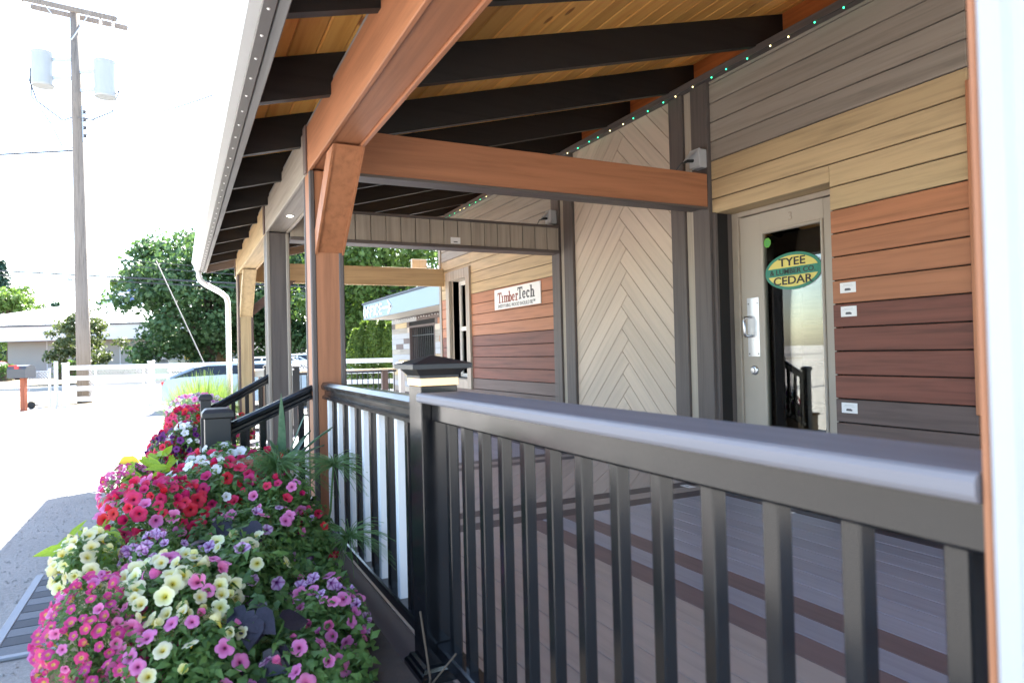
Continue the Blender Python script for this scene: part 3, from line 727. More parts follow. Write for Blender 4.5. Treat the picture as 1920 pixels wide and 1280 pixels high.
def sqrings(mb, cx, cy, prof):
    vs = []; fs = []
    for h, z in prof: vs += [(cx-h, cy-h, z), (cx+h, cy-h, z), (cx+h, cy+h, z), (cx-h, cy+h, z)]
    for i in range(len(prof)-1):
        for k in range(4): fs.append((i*4+k, i*4+(k+1) % 4, i*4+4+(k+1) % 4, i*4+4+k))
    fs += [(3, 2, 1, 0), tuple(range(len(vs)-4, len(vs)))]
    return mb.add(vs, fs)
sqrings(MB(), .764, 2.143, [(.066, 1.203), (.066, 1.2265)]).build('light_band', 'lampband', lp)
sqrings(MB(), .764, 2.143, [(.068, 1.227), (.068, 1.236), (.073, 1.242), (.082, 1.252), (.085, 1.256), (.102, 1.258), (.102, 1.273), (.098, 1.276), (.003, 1.302)]).build('cap', 'blackmatte', lp)
sqrings(MB(), .764, 2.143, [(.092, DK), (.092, DK+.022), (.086, DK+.030), (.080, DK+.034), (.076, DK+.046), (.0645, DK+.050)]).build('base_skirt', 'black', lp)
# stair rails and newels
def stair_rail(label, nlabel, y, xa, za, xb, zb, hn, ht, wr):
    t = thing('stair_railing', label, 'railing', ((xa+xb)/2, y, 0), 'railings beside the steps')
    d = Vector((xb-xa, 0, zb-za))
    pr = [(-.030*wr, -.062), (.030*wr, -.062), (.030*wr, -.048), (.016*wr, -.040), (.016*wr, -.026), (.034*wr, -.014), (.036*wr, .004), (.022*wr, .018), (-.022*wr, .018), (-.036*wr, .004), (-.034*wr, -.014), (-.016*wr, -.026), (-.016*wr, -.040), (-.030*wr, -.048)]
    vs = []; k = len(pr)
    for px, pz in ((xa, za), (xb, zb)): vs += [(px, y+a, pz+b_) for a, b_ in pr]
    MB().add(vs, [tuple(range(k)), tuple(range(k, 2*k))[::-1]]+[(i, (i+1) % k, k+(i+1) % k, k+i) for i in range(k)]).build('hand_rail', 'black', t)
    dz = -.64
    vs = []
    for px, pz in ((xa, za+dz), (xb, zb+dz)): vs += [(px, y-.02, pz-.03), (px, y+.02, pz-.03), (px, y+.02, pz+.01), (px, y-.02, pz+.01)]
    MB().add(vs, [(0, 1, 2, 3), (7, 6, 5, 4)]+[(i, (i+1) % 4, 4+(i+1) % 4, 4+i) for i in range(4)]).build('bottom_rail', 'black', t)
    for i in range(4):
        f = (i+.6)/4.2; px = xa+(xb-xa)*f; pz = za+(zb-za)*f
        bx('baluster', 'black', t, px-.016, px+.016, y-.016, y+.016, pz+dz, pz-.055, .002)
    nw = thing('newel_post', nlabel, 'post', (xb-hn, y, 0), 'newel posts at the foot of the steps')
    bx('shaft', 'blackmatte', nw, xb-2*hn, xb, y-hn, y+hn, 0, ht-.05, .004)
    sqrings(MB(), xb-hn, y, [(hn+.006, ht-.052), (hn+.013, ht-.046), (hn+.013, ht-.022), (hn-.002, ht-.004), (hn-.012, ht)]).build('cap', 'blackmatte', nw)
stair_rail('black moulded stair rail descending from the copper post', 'stout black newel with rounded cap at the near stair rail', 4.03, .69, 1.122, .250, .935, .066, 1.035, 1.0)
stair_rail('slim black stair rail descending from the dark post', 'slim black newel at the far stair rail', 6.16, .69, 1.142, .232, .895, .040, 1.012, .8)
# railing across the far end
er = thing('deck_railing', 'far end railing with a pale board cap beside the tan post', 'railing', (1.1, 9.35, DK), 'railing panels between the posts')
bx('cap_board', 'whitepvc', er, .88, 1.37, 9.28, 9.42, 1.125, 1.15, .004)
bx('top_rail', 'offwhite', er, .88, 1.36, 9.33, 9.37, 1.05, 1.124, .003)
bx('bottom_rail', 'black', er, .88, 1.36, 9.33, 9.37, .34, .38, .003)
for i in range(4): bx('baluster', 'black', er, .95+i*.105, .98+i*.105, 9.335, 9.365, .38, 1.05, .002)
for xx, lab in ((1.03, 'black post with a small cap standing at the far end railing'), (1.40, 'black post with a pale cap at the porch exit')):
    t = thing('railing_post', lab, 'post', (xx, 9.5, DK))
    y_ = 9.36 if xx > 1.2 else 9.20
    bx('shaft', 'blackmatte', t, xx-.045, xx+.045, y_-.045, y_+.045, DK, 1.17, .003)
    sqrings(MB(), xx, y_, [(.052, 1.17), (.056, 1.178), (.056, 1.192), (.04, 1.205)]).build('cap', 'blackmatte' if xx < 1.2 else 'gutterwhite', t)
tr = thing('ramp_railing', 'thin barred black railing with tan top board beyond the porch', 'railing', (2.2, 10.3, 0))
bx('top_board', 'tanX', tr, 1.05, 3.05, 10.19, 10.28, 1.065, 1.085, .003)
for z in (1.03, .42): bx('rail', 'blackmatte', tr, 1.05, 3.05, 10.22, 10.25, z, z+.03, .002)
for i in range(24): bx('bar', 'blackmatte', tr, 1.10+i*.083, 1.112+i*.083, 10.23, 10.242, .45, 1.03, 0)
for xx in (1.06, 2.86): bx('post', 'umberZ', tr, xx-.045, xx+.045, 10.19, 10.28, 0, 1.06, .003)

# ------------------------------------------------------------------ string lights, outlets
sl_ = thing('string_lights', 'string of tiny green and warm lights under the dark wall trim', 'lights', (3.53, 5, 3.28))
wp = []; led = {}
for i in range(46):
    y = 1.72+i*.182+.02*sin(i*2.1); wp.append((3.534, y, 3.288-.004*(i % 2)))
MB().tube(wp, .0022, 4).build('wire', 'cable', sl_)
bulb = MB().lathe((0, 0, 0), [(.001, -.007), (.0042, -.004), (.0042, .001), (.0015, .004)], 8)
for i, p in enumerate(wp):
    mt = ('ledgreen', 'ledgreen', 'ledwarm', 'ledwarm', 'ledgreen')[i % 5]
    if mt not in led:
        o = bulb.build('bulb', mt, sl_, origin=(0, 0, 0)); led[mt] = o
    else: o = led[mt].copy(); C.objects.link(o)
    o.location = Vector((p[0]-.004, p[1], p[2]-.006))-WL[sl_.name]
for y, z, lab in ((3.865, 2.715, 'grey outlet box with plugged cord above the copper cross beam'), (6.10, 2.70, 'grey outlet box with plugged cord above the grey boarded beam')):
    t = thing('outlet_box', lab, 'outlet box', (XW-.03, y, z), 'outlet boxes on the wall trims')
    bx('box', 'outletgrey', t, XW-.095, XW-.031, y-.05, y+.05, z-.07, z+.07, .006)
    bx('cover', 'outletgrey', t, XW-.112, XW-.096, y-.055, y+.055, z-.062, z+.072, .004)
    MB().add([(XW-.113, y+.05, z+.06), (XW-.113, y-.05, z+.06), (XW-.175, y+.052, z-.015), (XW-.12, y+.054, z-.02)], [(0, 1, 2), (0, 2, 3)]).build('flap', 'outletgrey', t)
    MB().tube([(XW-.10, y+.01, z-.01), (XW-.15, y+.03, z-.012), (XW-.17, y+.08, z-.02), (XW-.13, y+.22, z-.06), (XW-.10, y+.32, z-.10)], [.014, .012, .005, .004, .004], 6).build('plug_cord', 'cable', t)

# ------------------------------------------------------------------ planter, mat, yard bits
def planter(label, x0, x1, y0, y1, h):
    p = thing('planter_box', label, 'planter', ((x0+x1)/2, (y0+y1)/2, 0), 'wooden planters along the deck edge')
    for k in range(3):
        z0 = k*h/3
        bx('plank', 'planterwood', p, x0, x0+.04, y0, y1, z0+.002, z0+h/3-.002, .003)
        bx('plank', 'planterwood', p, x0+.041, x1, y0, y0+.04, z0+.002, z0+h/3-.002, .003)
        bx('plank', 'planterwood', p, x0+.041, x1, y1-.04, y1, z0+.002, z0+h/3-.002, .003)
    bx('rim', 'planterwood', p, x0-.02, x0+.07, y0-.02, y1+.02, h, h+.03, .004)
    bx('rim', 'planterwood', p, x0+.071, x1, y1-.05, y1+.02, h, h+.03, .004)
    bx('soil', 'soil', p, x0+.04, x1, y0+.04, y1-.04, .02, h-.03, 0)
planter('wooden planter under the near flower mound', -.33, .60, 1.72, 3.95, .40)
planter('wooden planter under the far flower bed', -.20, .64, 6.32, 9.2, .34)
mt = thing('door_mat', 'grey ribbed mat with dark cross bands lying on the gravel', 'mat', (-.3, 4.4, 0))
yk = np.linspace(3.70, 4.97, 12)
bx('base', 'matdark', mt, -.79, .10, 3.70, 4.97, .003, .009, .002)
for i in range(11): bx('band', 'matgrey' if i % 2 == 0 else 'matdark', mt, -.755, .08, yk[i]+.004, yk[i+1]-.004, .009, .0135, .0015)
bx('border', 'matedge', mt, -.80, -.757, 3.69, 4.98, .002, .016, .003); bx('border', 'matedge', mt, -.757, .10, 3.66, 3.699, .002, .016, .003)
MB().prism([(-.70, 0), (-.46, 0), (-.50, .07), (-.54, .105), (-.62, .105), (-.66, .07)], 1, 9.85, 10.02)
yb = MB()
pl = [(-.71, 0), (-.47, 0), (-.50, .06), (-.54, .095), (-.64, .095), (-.68, .06)]
yb.prism([(z, x) for x, z in pl], 1, 9.8, 9.98)
tag(yb.build('parking_stop', 'yellow'), 'small yellow parking stop end on the sunlit yard', 'parking stop')

# ------------------------------------------------------------------ plants
def flower_mesh(name, R=1.0, lobes=5, depth=.55, wav=.18, cup=0.0):
    seg = lobes*6; prof = [(.05, -depth), (.13, -depth*.45), (.24, -.10), (.55, .0), (.85, .03), (1.0, -.03)]
    prof = [(r*(1-cup*.45*r), h+cup*.75*r*r) for r, h in prof]
    vs = []; fs = []
    for j, (r, h) in enumerate(prof):
        for k in range(seg):
            th = 2*pi*k/seg; q = abs(cos(th*lobes/2))**.6
            rr = r*(1 if j < 2 else 1-wav*(1-q)*((r-.2)/.8))
            hh = h+(.05*sin(th*lobes)*r*r if j > 2 else 0)+(.035*cos(th*lobes*2+1) if j == 5 else 0)
            vs.append((rr*cos(th)*R, rr*sin(th)*R, hh*R))
    for j in range(len(prof)-1):
        for k in range(seg): fs.append((j*seg+k, j*seg+(k+1) % seg, (j+1)*seg+(k+1) % seg, (j+1)*seg+k))
    me = bpy.data.meshes.new(name); me.from_pydata(vs, [], fs); me.polygons.foreach_set('use_smooth', [True]*len(fs)); me.update()
    return me
FM = {}
for k in ('cream', 'pink', 'hotpink', 'red', 'calib', 'violet', 'whitep', 'purple'):
    for q in range(4):
        me = flower_mesh('flower', wav=(.16, .28, .20, .34)[q], depth=(.6, .4, .7, .9)[q], cup=(0, .12, .35, .95)[q]); me.materials.append(M[k]); FM[(k, q)] = me
def leaves(name, mat, parent, pts, nrm, size, aspect=.5, droop=.25, world=True):
    """many small pointed leaves, joined; pts/nrm arrays"""
    N = len(pts); pts = np.asarray(pts, float); nrm = np.asarray(nrm, float)
    t = rng.normal(size=(N, 3)); t -= (t*nrm).sum(1)[:, None]*nrm; t /= np.linalg.norm(t, axis=1)[:, None]+1e-9
    s_ = np.cross(nrm, t); L = size*rng.uniform(.6, 1.35, N)[:, None]; Wd = L*aspect*.5
    base = pts; mid = pts+t*L*.5+nrm*L*.12; tip = pts+t*L+nrm*L*(-droop)
    l_ = pts+t*L*.45+s_*Wd+nrm*L*.16; r_ = pts+t*L*.45-s_*Wd+nrm*L*.16
    V = np.stack([base, r_, tip, l_, mid], 1).reshape(-1, 3)
    F = (np.array([[0, 1, 4], [1, 2, 4], [4, 2, 3], [0, 4, 3]])[None]+(np.arange(N)*5)[:, None, None]).reshape(-1, 3)
    return np_mesh(name, V, F, mat, parent)
def np_mesh(name, V, F, mat, parent, kind=None):
    c = (V.min(0)+V.max(0))/2; me = bpy.data.meshes.new(name); n_ = len(V); k = F.shape[1]
    me.vertices.add(n_); me.vertices.foreach_set('co', (V-c).astype(np.float32).ravel())
    me.loops.add(F.size); me.loops.foreach_set('vertex_index', F.astype(np.int32).ravel())
    me.polygons.add(len(F)); me.polygons.foreach_set('loop_start', np.arange(0, F.size, k, dtype=np.int32))
    me.polygons.foreach_set('loop_total', np.full(len(F), k, np.int32)); me.update(calc_edges=True); me.validate()
    me.materials.append(M[mat]); o = bpy.data.objects.new(name, me); link(o, parent, c)
    o.location = Vector(c)-(WL[parent.name] if parent is not None else Vector((0, 0, 0)))
    if kind: o['kind'] = kind
    return o
def dome_pts(N, c, rx, ry, rzz, lo=-.5, shell=.55):
    d = rng.normal(size=(N, 3)); d /= np.linalg.norm(d, axis=1)[:, None]; d[:, 2] = np.where(d[:, 2] < lo, -d[:, 2], d[:, 2])
    r = (shell+(1-shell)*rng.random(N)**.6)[:, None]
    bumpy = 1+.14*np.sin(d[:, :1]*7+c[0]*9)+.12*np.cos(d[:, 1:2]*8+c[1]*7)
    return np.array(c)+d*r*bumpy*np.array([rx, ry, rzz]), d
def petunia(label, colours, c, rx, ry, rzz, nf, fs_, leafmat_='leaf', nl=420, ls=.045, group='bedding plants in the near planter', face=(-.45, -.75, .35), name='petunia_plant', outer=True):
    p = thing(name, label, 'flowers', (c[0], c[1], max(.0, c[2]-rzz)), group)
    pts, d = dome_pts(int(nl*1.5), c, rx, ry, rzz)
    up_ = d*.6+np.array([0, 0, .7])+rng.normal(size=d.shape)*.35; up_ /= np.linalg.norm(up_, axis=1)[:, None]
    leaves('foliage', leafmat_, p, pts, up_, ls*.82, .42)
    st_ = MB()
    for i in range(10):
        a = random.random()*6.28; e = (c[0]+rx*.75*cos(a), c[1]+ry*.75*sin(a), c[2]+rzz*random.uniform(-.2, .7))
        st_.tube([(c[0]+.1*rx*cos(a), c[1]+.1*ry*sin(a), c[2]-rzz*.9), ((c[0]+e[0])/2, (c[1]+e[1])/2, (c[2]+e[2])/2+.03), e], .003, 4, False)
    st_.build('stems', 'stem', p)
    fv = Vector(face).normalized(); k = 0; tries = 0; used = []
    nf = int(nf*1.75)
    while k < nf and tries < nf*40:
        tries += 1
        v = Vector((random.gauss(0, 1), random.gauss(0, 1), random.gauss(0, 1))).normalized()
        if v.dot(fv) < -.15 or v.z < -.45: continue
        q = Vector((c[0]+v.x*rx*1.04, c[1]+v.y*ry*1.04, c[2]+v.z*rzz*1.06))
        s = fs_*random.uniform(.62, 1.06)
        if any((q-u).length < (s+t_)*.62 for u, t_ in used): continue
        used.append((q, s)); cn = random.choice(colours)
        o = bpy.data.objects.new('flower', FM[(cn, random.choice((0, 0, 1, 1, 2, 2, 3)))]); C.objects.link(o); o.parent = p
        nv = (v*.7+fv*.5+Vector((random.gauss(0, .42), random.gauss(0, .42), random.gauss(0, .35)))).normalized()
        o.rotation_euler = (nv.to_track_quat('Z', 'Y') @ Matrix.Rotation(random.random()*6.28, 3, 'Z').to_quaternion()).to_euler()
        o.location = q-WL[p.name]; o.scale = (s, s, s); k += 1
    return p
def heart_leaf(n_=9):
    """lobed broad leaf lying in XY, stalk at origin, tip at +X"""
    pr = [(0, 0), (-.12, .22), (.05, .42), (.35, .46), (.62, .30), (.82, .14), (1, 0)]
    vs = [(x, y, .10*abs(y)-.12*x*x) for x, y in pr]+[(x, -y, .10*abs(y)-.12*x*x) for x, y in pr[1:-1]]+[(.35, 0, -.03)]
    c = len(vs)-1; ring = list(range(7))+[11, 10, 9, 8, 7]
    fs = [(ring[i], ring[(i+1) % 12], c) for i in range(12)]
    return vs, fs
HV, HF = heart_leaf(); HM = {}
for k in ('chartreuse', 'darkleaf', 'paleleaf'):
    me = bpy.data.meshes.new('leaf'); me.from_pydata(HV, [], HF); me.polygons.foreach_set('use_smooth', [True]*len(HF)); me.materials.append(M[k]); HM[k] = me
def vine(label, mat, c, rx, ry, rzz, n_, size, group='bedding plants in the near planter', thin=.8):
    p = thing('foliage_plant', label, 'plant', (c[0], c[1], max(0, c[2]-rzz)), group)
    st_ = MB(); fv = Vector((-.4, -.8, .4)).normalized(); k = 0
    while k < n_:
        v = Vector((random.gauss(0, 1), random.gauss(0, 1), random.gauss(0, 1))).normalized()
        if v.dot(fv) < -.1: continue
        q = Vector((c[0]+v.x*rx, c[1]+v.y*ry, c[2]+v.z*rzz)); s = size*random.uniform(.6, 1.2)
        o = bpy.data.objects.new('leaf', HM[mat]); C.objects.link(o); o.parent = p
        nv = (v*.3+fv*.8+Vector((random.gauss(0, .3), random.gauss(0, .3), random.gauss(.2, .3)))).normalized()
        tx = Vector((random.gauss(0, 1), random.gauss(-.3, 1), random.gauss(-.9, .5))); tx = (tx-nv*tx.dot(nv)).normalized(); ty = nv.cross(tx)
        o.rotation_euler = Matrix((tx, ty, nv)).transposed().to_euler(); o.scale = (s, s*thin, s); o.location = q-WL[p.name]
        st_.tube([(c[0], c[1], c[2]-rzz*.8), tuple(q)], .0025, 4, False); k += 1
    st_.build('stems', 'stem', p)
NB = 'bedding plants in the near planter'; FB = 'bedding plants in the far planter'
FV2 = (-.45, -.85, .3)
# a leafy understorey that fills the mound
def understorey(label, pts_, group=NB, nl=900, ls=.05, mat='leafdk'):
    p = thing('foliage_plant', label, 'plant', pts_[0][:2]+(.3,), group); P_ = []; D_ = []
    for (x, y, z, rx, ry, rz_) in pts_:
        a, d = dome_pts(nl//len(pts_), (x, y, z), rx, ry, rz_, -.9, .45); P_.append(a); D_.append(d)
    P_ = np.vstack(P_); D_ = np.vstack(D_); u_ = D_*.5+np.array([-.1, -.3, .6])+rng.normal(size=D_.shape)*.35; u_ /= np.linalg.norm(u_, axis=1)[:, None]
    leaves('foliage', mat, p, P_, u_, ls, .55)
understorey('dense green leaves at the heart of the near flower mound', [(.04, 2.02, .38, .26, .22, .18), (.10, 2.30, .43, .36, .34, .20), (.13, 2.70, .50, .38, .38, .22), (.16, 3.1, .55, .38, .38, .24), (.18, 3.55, .58, .34, .34, .25)], nl=13000, ls=.038)
understorey('green leaves trailing towards the deck edge of the near mound', [(.40, 2.25, .34, .15, .30, .15), (.43, 2.7, .42, .13, .33, .18), (.42, 3.3, .52, .14, .36, .2), (.36, 1.98, .32, .15, .18, .14)], nl=6500, ls=.036, mat='leaf')
petunia('magenta calibrachoa with pale eyes spilling over the planter corner', ['calib', 'calib', 'calib', 'calib', 'pink'], (-.225, 2.25, .52), .135, .24, .16, 84, .0205, 'leaf', 1300, .026)
petunia('magenta calibrachoa low at the bottom edge of the flowers', ['calib'], (-.17, 2.00, .41), .13, .17, .14, 46, .0205, 'leaf', 1000, .026)
petunia('cream petunias clustered in the middle of the mound', ['cream', 'cream', 'cream', 'pink'], (-.02, 2.28, .58), .18, .23, .12, 46, .032, 'leaf', 800, .04)
petunia('cream petunias leaning out on the left of the mound', ['cream'], (-.27, 2.58, .645), .10, .16, .10, 22, .030, 'leaf', 420, .036)
petunia('cream petunias dotted to the right above dark leaves', ['cream', 'cream', 'violet'], (.17, 2.45, .585), .17, .17, .11, 11, .031, 'leaf', 600, .045)
petunia('bubblegum pink petunias below the cream ones', ['pink', 'pink', 'cream'], (.0, 2.02, .49), .16, .15, .13, 24, .029, 'leaf', 600, .04)
petunia('pink petunias low in the centre beside purple leaves', ['pink', 'pink', 'violet'], (.27, 2.00, .37), .15, .16, .13, 18, .029, 'leaf', 600, .04)
petunia('pink and veined violet petunias at the deck corner', ['violet', 'pink', 'pink', 'violet'], (.41, 2.32, .42), .14, .24, .13, 40, .027, 'leaf', 1000, .04)
petunia('striped lilac petunias among the cream ones', ['violet', 'violet', 'cream'], (-.08, 2.52, .655), .10, .15, .07, 20, .023, 'leaf', 300, .035)
petunia('lilac and white petunias scattered in the centre', ['violet', 'pink'], (.26, 2.75, .61), .18, .2, .12, 13, .027, 'leaf', 800, .045)
petunia('hot pink petunias massed on the left shoulder of the mound', ['hotpink', 'hotpink', 'red', 'hotpink', 'pink'], (-.09, 2.95, .71), .18, .22, .13, 52, .032, 'leaf', 700, .036)
petunia('red petunias near the top of the mound', ['hotpink', 'red', 'hotpink', 'whitep'], (.12, 3.15, .74), .22, .22, .12, 28, .032, 'leaf', 800, .042)
petunia('hot pink petunias on the upper right of the mound', ['hotpink', 'pink'], (.33, 3.0, .68), .17, .2, .12, 14, .029, 'leaf', 800, .045)
petunia('dusky pink trailing flowers at the far left of the mound', ['calib', 'pink'], (-.20, 3.40, .72), .12, .2, .12, 50, .019, 'leaf', 560, .026)
petunia('white petunias with broad pale leaves near the steps', ['whitep', 'whitep', 'hotpink'], (.18, 3.55, .78), .16, .2, .10, 18, .032, 'leaf', 600, .045)
petunia('crimson petunias beside the copper post', ['red', 'hotpink'], (.36, 3.58, .75), .14, .18, .10, 11, .032, 'leaf', 500, .045)
petunia('small crimson petunias tucked against the white balusters', ['red', 'violet'], (.46, 2.85, .53), .09, .25, .14, 11, .026, 'leaf', 600, .045)
vine('lime green potato vine on the left flank of the mound', 'chartreuse', (-.275, 2.80, .66), .10, .13, .06, 30, .08, NB, .42)
vine('lime green potato vine high at the back of the mound', 'chartreuse', (-.10, 3.38, .83), .10, .15, .06, 30, .075, NB, .42)
vine('dark purple potato vine low among the pink petunias', 'darkleaf', (.19, 2.06, .49), .12, .10, .11, 22, .085, NB, .95)
vine('dark purple leaves in the middle of the mound', 'darkleaf', (.16, 2.62, .67), .10, .12, .06, 9, .08, NB, .95)
vine('dark purple leaves at the bottom beside the deck', 'darkleaf', (.20, 1.86, .38), .10, .08, .08, 9, .085, NB, .95)
vine('pale broad leaves among the white petunias', 'paleleaf', (.20, 3.50, .78), .10, .12, .05, 9, .085, NB, .8)
# papyrus heads
def papyrus(label, base, head, R, n_=150, lean=0):
    p = thing('papyrus_plant', label, 'plant', base, NB); b_ = Vector(base); h = Vector(head)
    MB().tube([b_, (b_+h)/2+Vector((.02, -.02, .03)), h], [.006, .005, .004], 6).build('stem', 'stem', p)
    V = []; F = []
    for i in range(n_):
        a = random.random()*6.28; e = random.uniform(-.1, 1.0); d = Vector((cos(a)*cos(e), sin(a)*cos(e), sin(e))); L = R*random.uniform(.7, 1.15)
        s = Vector((-sin(a), cos(a), 0))*.0022; k = len(V)
        for t in (0, .35, .7, 1.0):
            q = h+d*L*t+Vector((0, 0, -L*.55*t*t)); ww = s*(1-.7*t); V += [q-ww, q+ww, q+Vector((0, 0, .0016))]
        for t in range(3):
            for j in range(3): F.append((k+t*3+j, k+t*3+(j+1) % 3, k+t*3+3+(j+1) % 3, k+t*3+3+j))
    np_mesh('bracts', np.array([tuple(q) for q in V]), np.array(F), 'papyrus', p)
papyrus('papyrus with a drooping mop of fine green bracts', (.36, 3.05, .4), (.375, 3.10, .83), .22, 220)
papyrus('papyrus mop leaning against the white balusters', (.50, 2.9, .4), (.63, 3.15, .80), .20, 170)
papyrus('low papyrus mop hanging over the deck edge', (.46, 2.75, .4), (.60, 2.72, .58), .19, 120)
dr = thing('foliage_plant', 'striped sword leaved plant behind the papyrus', 'plant', (.45, 3.55, .45), NB)
for i in range(16):
    a = -2.6+i*.36+random.uniform(-.2, .2); L = random.uniform(.24, .40); el = random.uniform(.35, 1.25); V = []; F = []
    if i == 3: el, L = 1.45, .42
    d = Vector((cos(a)*cos(el), sin(a)*cos(el), sin(el))); s = Vector((-sin(a), cos(a), 0)); o0 = Vector((.46, 3.56, .72))
    for j, t in enumerate(np.linspace(0, 1, 7)):
        q = o0+d*L*t+Vector((0, 0, -.10*t*t*cos(el))); ww = .021*sin(pi*min(1, .18+t*.82))**.8*(1-.25*t)
        V += [q-s*ww+Vector((0, 0, .006)), q-Vector((0, 0, .002)), q+s*ww+Vector((0, 0, .006))]
    for j in range(6):
        for k in range(2): F.append((j*3+k, j*3+k+1, j*3+4+k, j*3+3+k))
    MB().add([tuple(q) for q in V], F).build('sword_leaf', 'varieg', dr, smooth=True)
# far bed
understorey('green leaves filling the far flower bed', [(.05, 6.9, .35, .25, .35, .22), (.15, 7.5, .40, .36, .5, .28), (.2, 8.2, .45, .36, .6, .32), (.25, 9.0, .5, .35, .5, .3)], FB, 4200, .06, 'leaf')
petunia('red petunias on the outer side of the far bed', ['red', 'hotpink', 'purple'], (-.10, 6.85, .45), .16, .3, .2, 46, .038, 'leaf', 500, .05, FB, FV2)
petunia('crimson petunias on top of the far bed', ['hotpink', 'red'], (.10, 7.2, .70), .22, .4, .14, 44, .040, 'leaf', 600, .05, FB, FV2)
petunia('white petunias beside the newel in the far bed', ['whitep', 'whitep', 'purple'], (.05, 6.75, .56), .16, .25, .16, 26, .036, 'leaf', 500, .05, FB, FV2)
petunia('dark purple and crimson petunias low in the far bed', ['purple', 'red'], (-.06, 6.62, .34), .16, .2, .14, 20, .036, 'leaf', 400, .05, FB, FV2)
petunia('pale pink blossoms behind the crimson ones', ['pink', 'whitep', 'violet'], (.18, 8.3, .74), .30, .5, .16, 60, .034, 'paleleaf', 700, .05, FB, FV2)
petunia('crimson blossoms at the far stair rail', ['hotpink', 'red'], (.50, 6.9, .62), .12, .3, .14, 14, .036, 'leafdk', 400, .06, FB, FV2)
gr = thing('grass_clump', 'bright sunlit ornamental grass clump at the end of the far bed', 'grass', (.32, 9.7, 0))
P_ = []; F = []
for i in range(1900):
    a = random.random()*6.28; r = random.random()**.5*.45; x0, y0 = .28+r*cos(a)*.85, 9.75+r*sin(a)*1.1; h = random.uniform(.75, 1.2)*(1.05-r*.45); ln = random.uniform(.05, .3)
    s = Vector((-sin(a), cos(a), 0))*.005; k = len(P_)
    for t in (0, .5, .85, 1): q = Vector((x0+cos(a)*ln*t*t, y0+sin(a)*ln*t*t, .1+h*t*(1-.12*t*t))); P_ += [q-s*(1-.8*t), q+s*(1-.8*t)]
    F += [(k, k+1, k+3, k+2), (k+2, k+3, k+5, k+4), (k+4, k+5, k+7, k+6)]
np_mesh('blades', np.array([tuple(q) for q in P_]), np.array(F), 'grassbright', gr)
tw = MB(); tw.tube([(.60, 1.85, .26), (.615, 1.80, .40), (.60, 1.83, .58)], .003, 5).tube([(.61, 1.82, .36), (.655, 1.70, .50)], .0025, 5)
tag(tw.build('dry_twig', 'trunk'), 'bare brown twig standing before the near black balusters', 'twig')

# ------------------------------------------------------------------ yard fence, mailbox, gate
D0 = 19.3
def P2(px, d): return (px-960)/1256*d
fn = thing('rail_fence', 'white vinyl four rail fence across the yard front', 'fence', tuple(S(P2(122, D0), D0)))
r0 = P2(122, D0); pr_ = [r0+2.47*i for i in range(9)]
for i, r in enumerate(pr_):
    mb = MB(); sbox(mb, r-.065, r+.065, D0-.065, D0+.065, 0, 1.24, .006); mb.build('post', 'whitepvc', fn, rot=SM3)
    mb = MB(); sbox(mb, r-.08, r+.08, D0-.08, D0+.08, 1.241, 1.28, .012); mb.build('post_cap', 'whitepvc', fn, rot=SM3)
    if i < 8:
        for z in (1.13, .83, .53, .23):
            mb = MB(); sbox(mb, r+.066, r+2.47-.066, D0-.022, D0+.022, z-.062, z+.062, .004); mb.build('rail', 'whitepvc', fn, rot=SM3)
D1 = 20.2
def chain(mb, r0, r1, d, z0, z1, st=.085, t=.007):
    H_ = z1-z0; k = r0-H_
    while k < r1:
        for sg_ in (1, -1):
            a0 = max(k, r0); a1 = min(k+H_, r1)
            if a1 > a0:
                za, zb = ((z0+(a0-k), z0+(a1-k)) if sg_ > 0 else (z1-(a0-k), z1-(a1-k)))
                mb.tube([S(a0, d, za), S(a1, d, zb)], t, 3, False)
        k += st
cf = thing('chain_link_fence', 'grey chain link fence behind the white rails', 'fence', tuple(S(r0, D1)))
mb = MB(); chain(mb, r0+.1, r0+7.5, D1, .25, 1.08); mb.build('mesh', 'galv', cf, kind='stuff')
for i in range(6):
    r = r0+.3+i*1.45; MB().tube([S(r, D1, 0), S(r, D1, 1.12)], .028, 8).build('post', 'galv', cf)
MB().tube([S(r0+.1, D1, 1.10), S(r0+7.5, D1, 1.10)], .020, 8).build('top_rail', 'galv', cf)
gt = thing('chain_link_gate', 'chain link rolling gate with a small wheel by the mailbox', 'gate', tuple(S(P2(70, 19.0), 19.0)))
ra, rb = P2(53, 19.0), P2(92, 19.0)
MB().tube([S(ra, 19.0, .18), S(ra, 19.0, 1.05), S(rb, 19.0, 1.05), S(rb, 19.0, .10), S(ra, 19.0, .12)], .022, 8).build('frame', 'galv', gt)
mb = MB(); chain(mb, ra, rb, 19.0, .75, 1.04, .085); mb.build('mesh', 'galv', gt, kind='stuff')
MB().tube([S(rb, 19.0, 0), S(rb, 19.0, 1.14)], .035, 8).build('end_post', 'galv', gt)
t = MB().lathe((0, 0, 0), [(.04, -.03), (.10, -.03), (.11, 0), (.10, .03), (.04, .03)], 16, 'Y'); t.xf(Matrix.Translation(S(P2(57, 18.9), 18.9, .11)) @ SM); t.build('wheel', 'tyre', gt)
t = MB().tube([S(P2(104, 18.9), 18.9, 0), S(P2(104, 18.9), 18.9, 1.33)], .052, 10); tag(t.build('gate_post', 'galv'), 'round galvanised gate post left of the white fence', 'post')
mbx = thing('mailbox', 'dark mailbox with a raised red flag on a reddish wooden post', 'mailbox', tuple(S(P2(42, 18.2), 18.2)))
r = P2(43, 18.2); t = MB(); sbox(t, r-.06, r+.06, 18.14, 18.26, 0, .90, .004); t.build('post', 'redpost', mbx, rot=SM3)
pf = [(-.24, 0), (.24, 0), (.25, .22), (.22, .31), (.12, .35), (-.18, .35), (-.245, .31), (-.26, .22)]
t = MB().prism([(z, x) for x, z in pf], 1, -.10, .12)
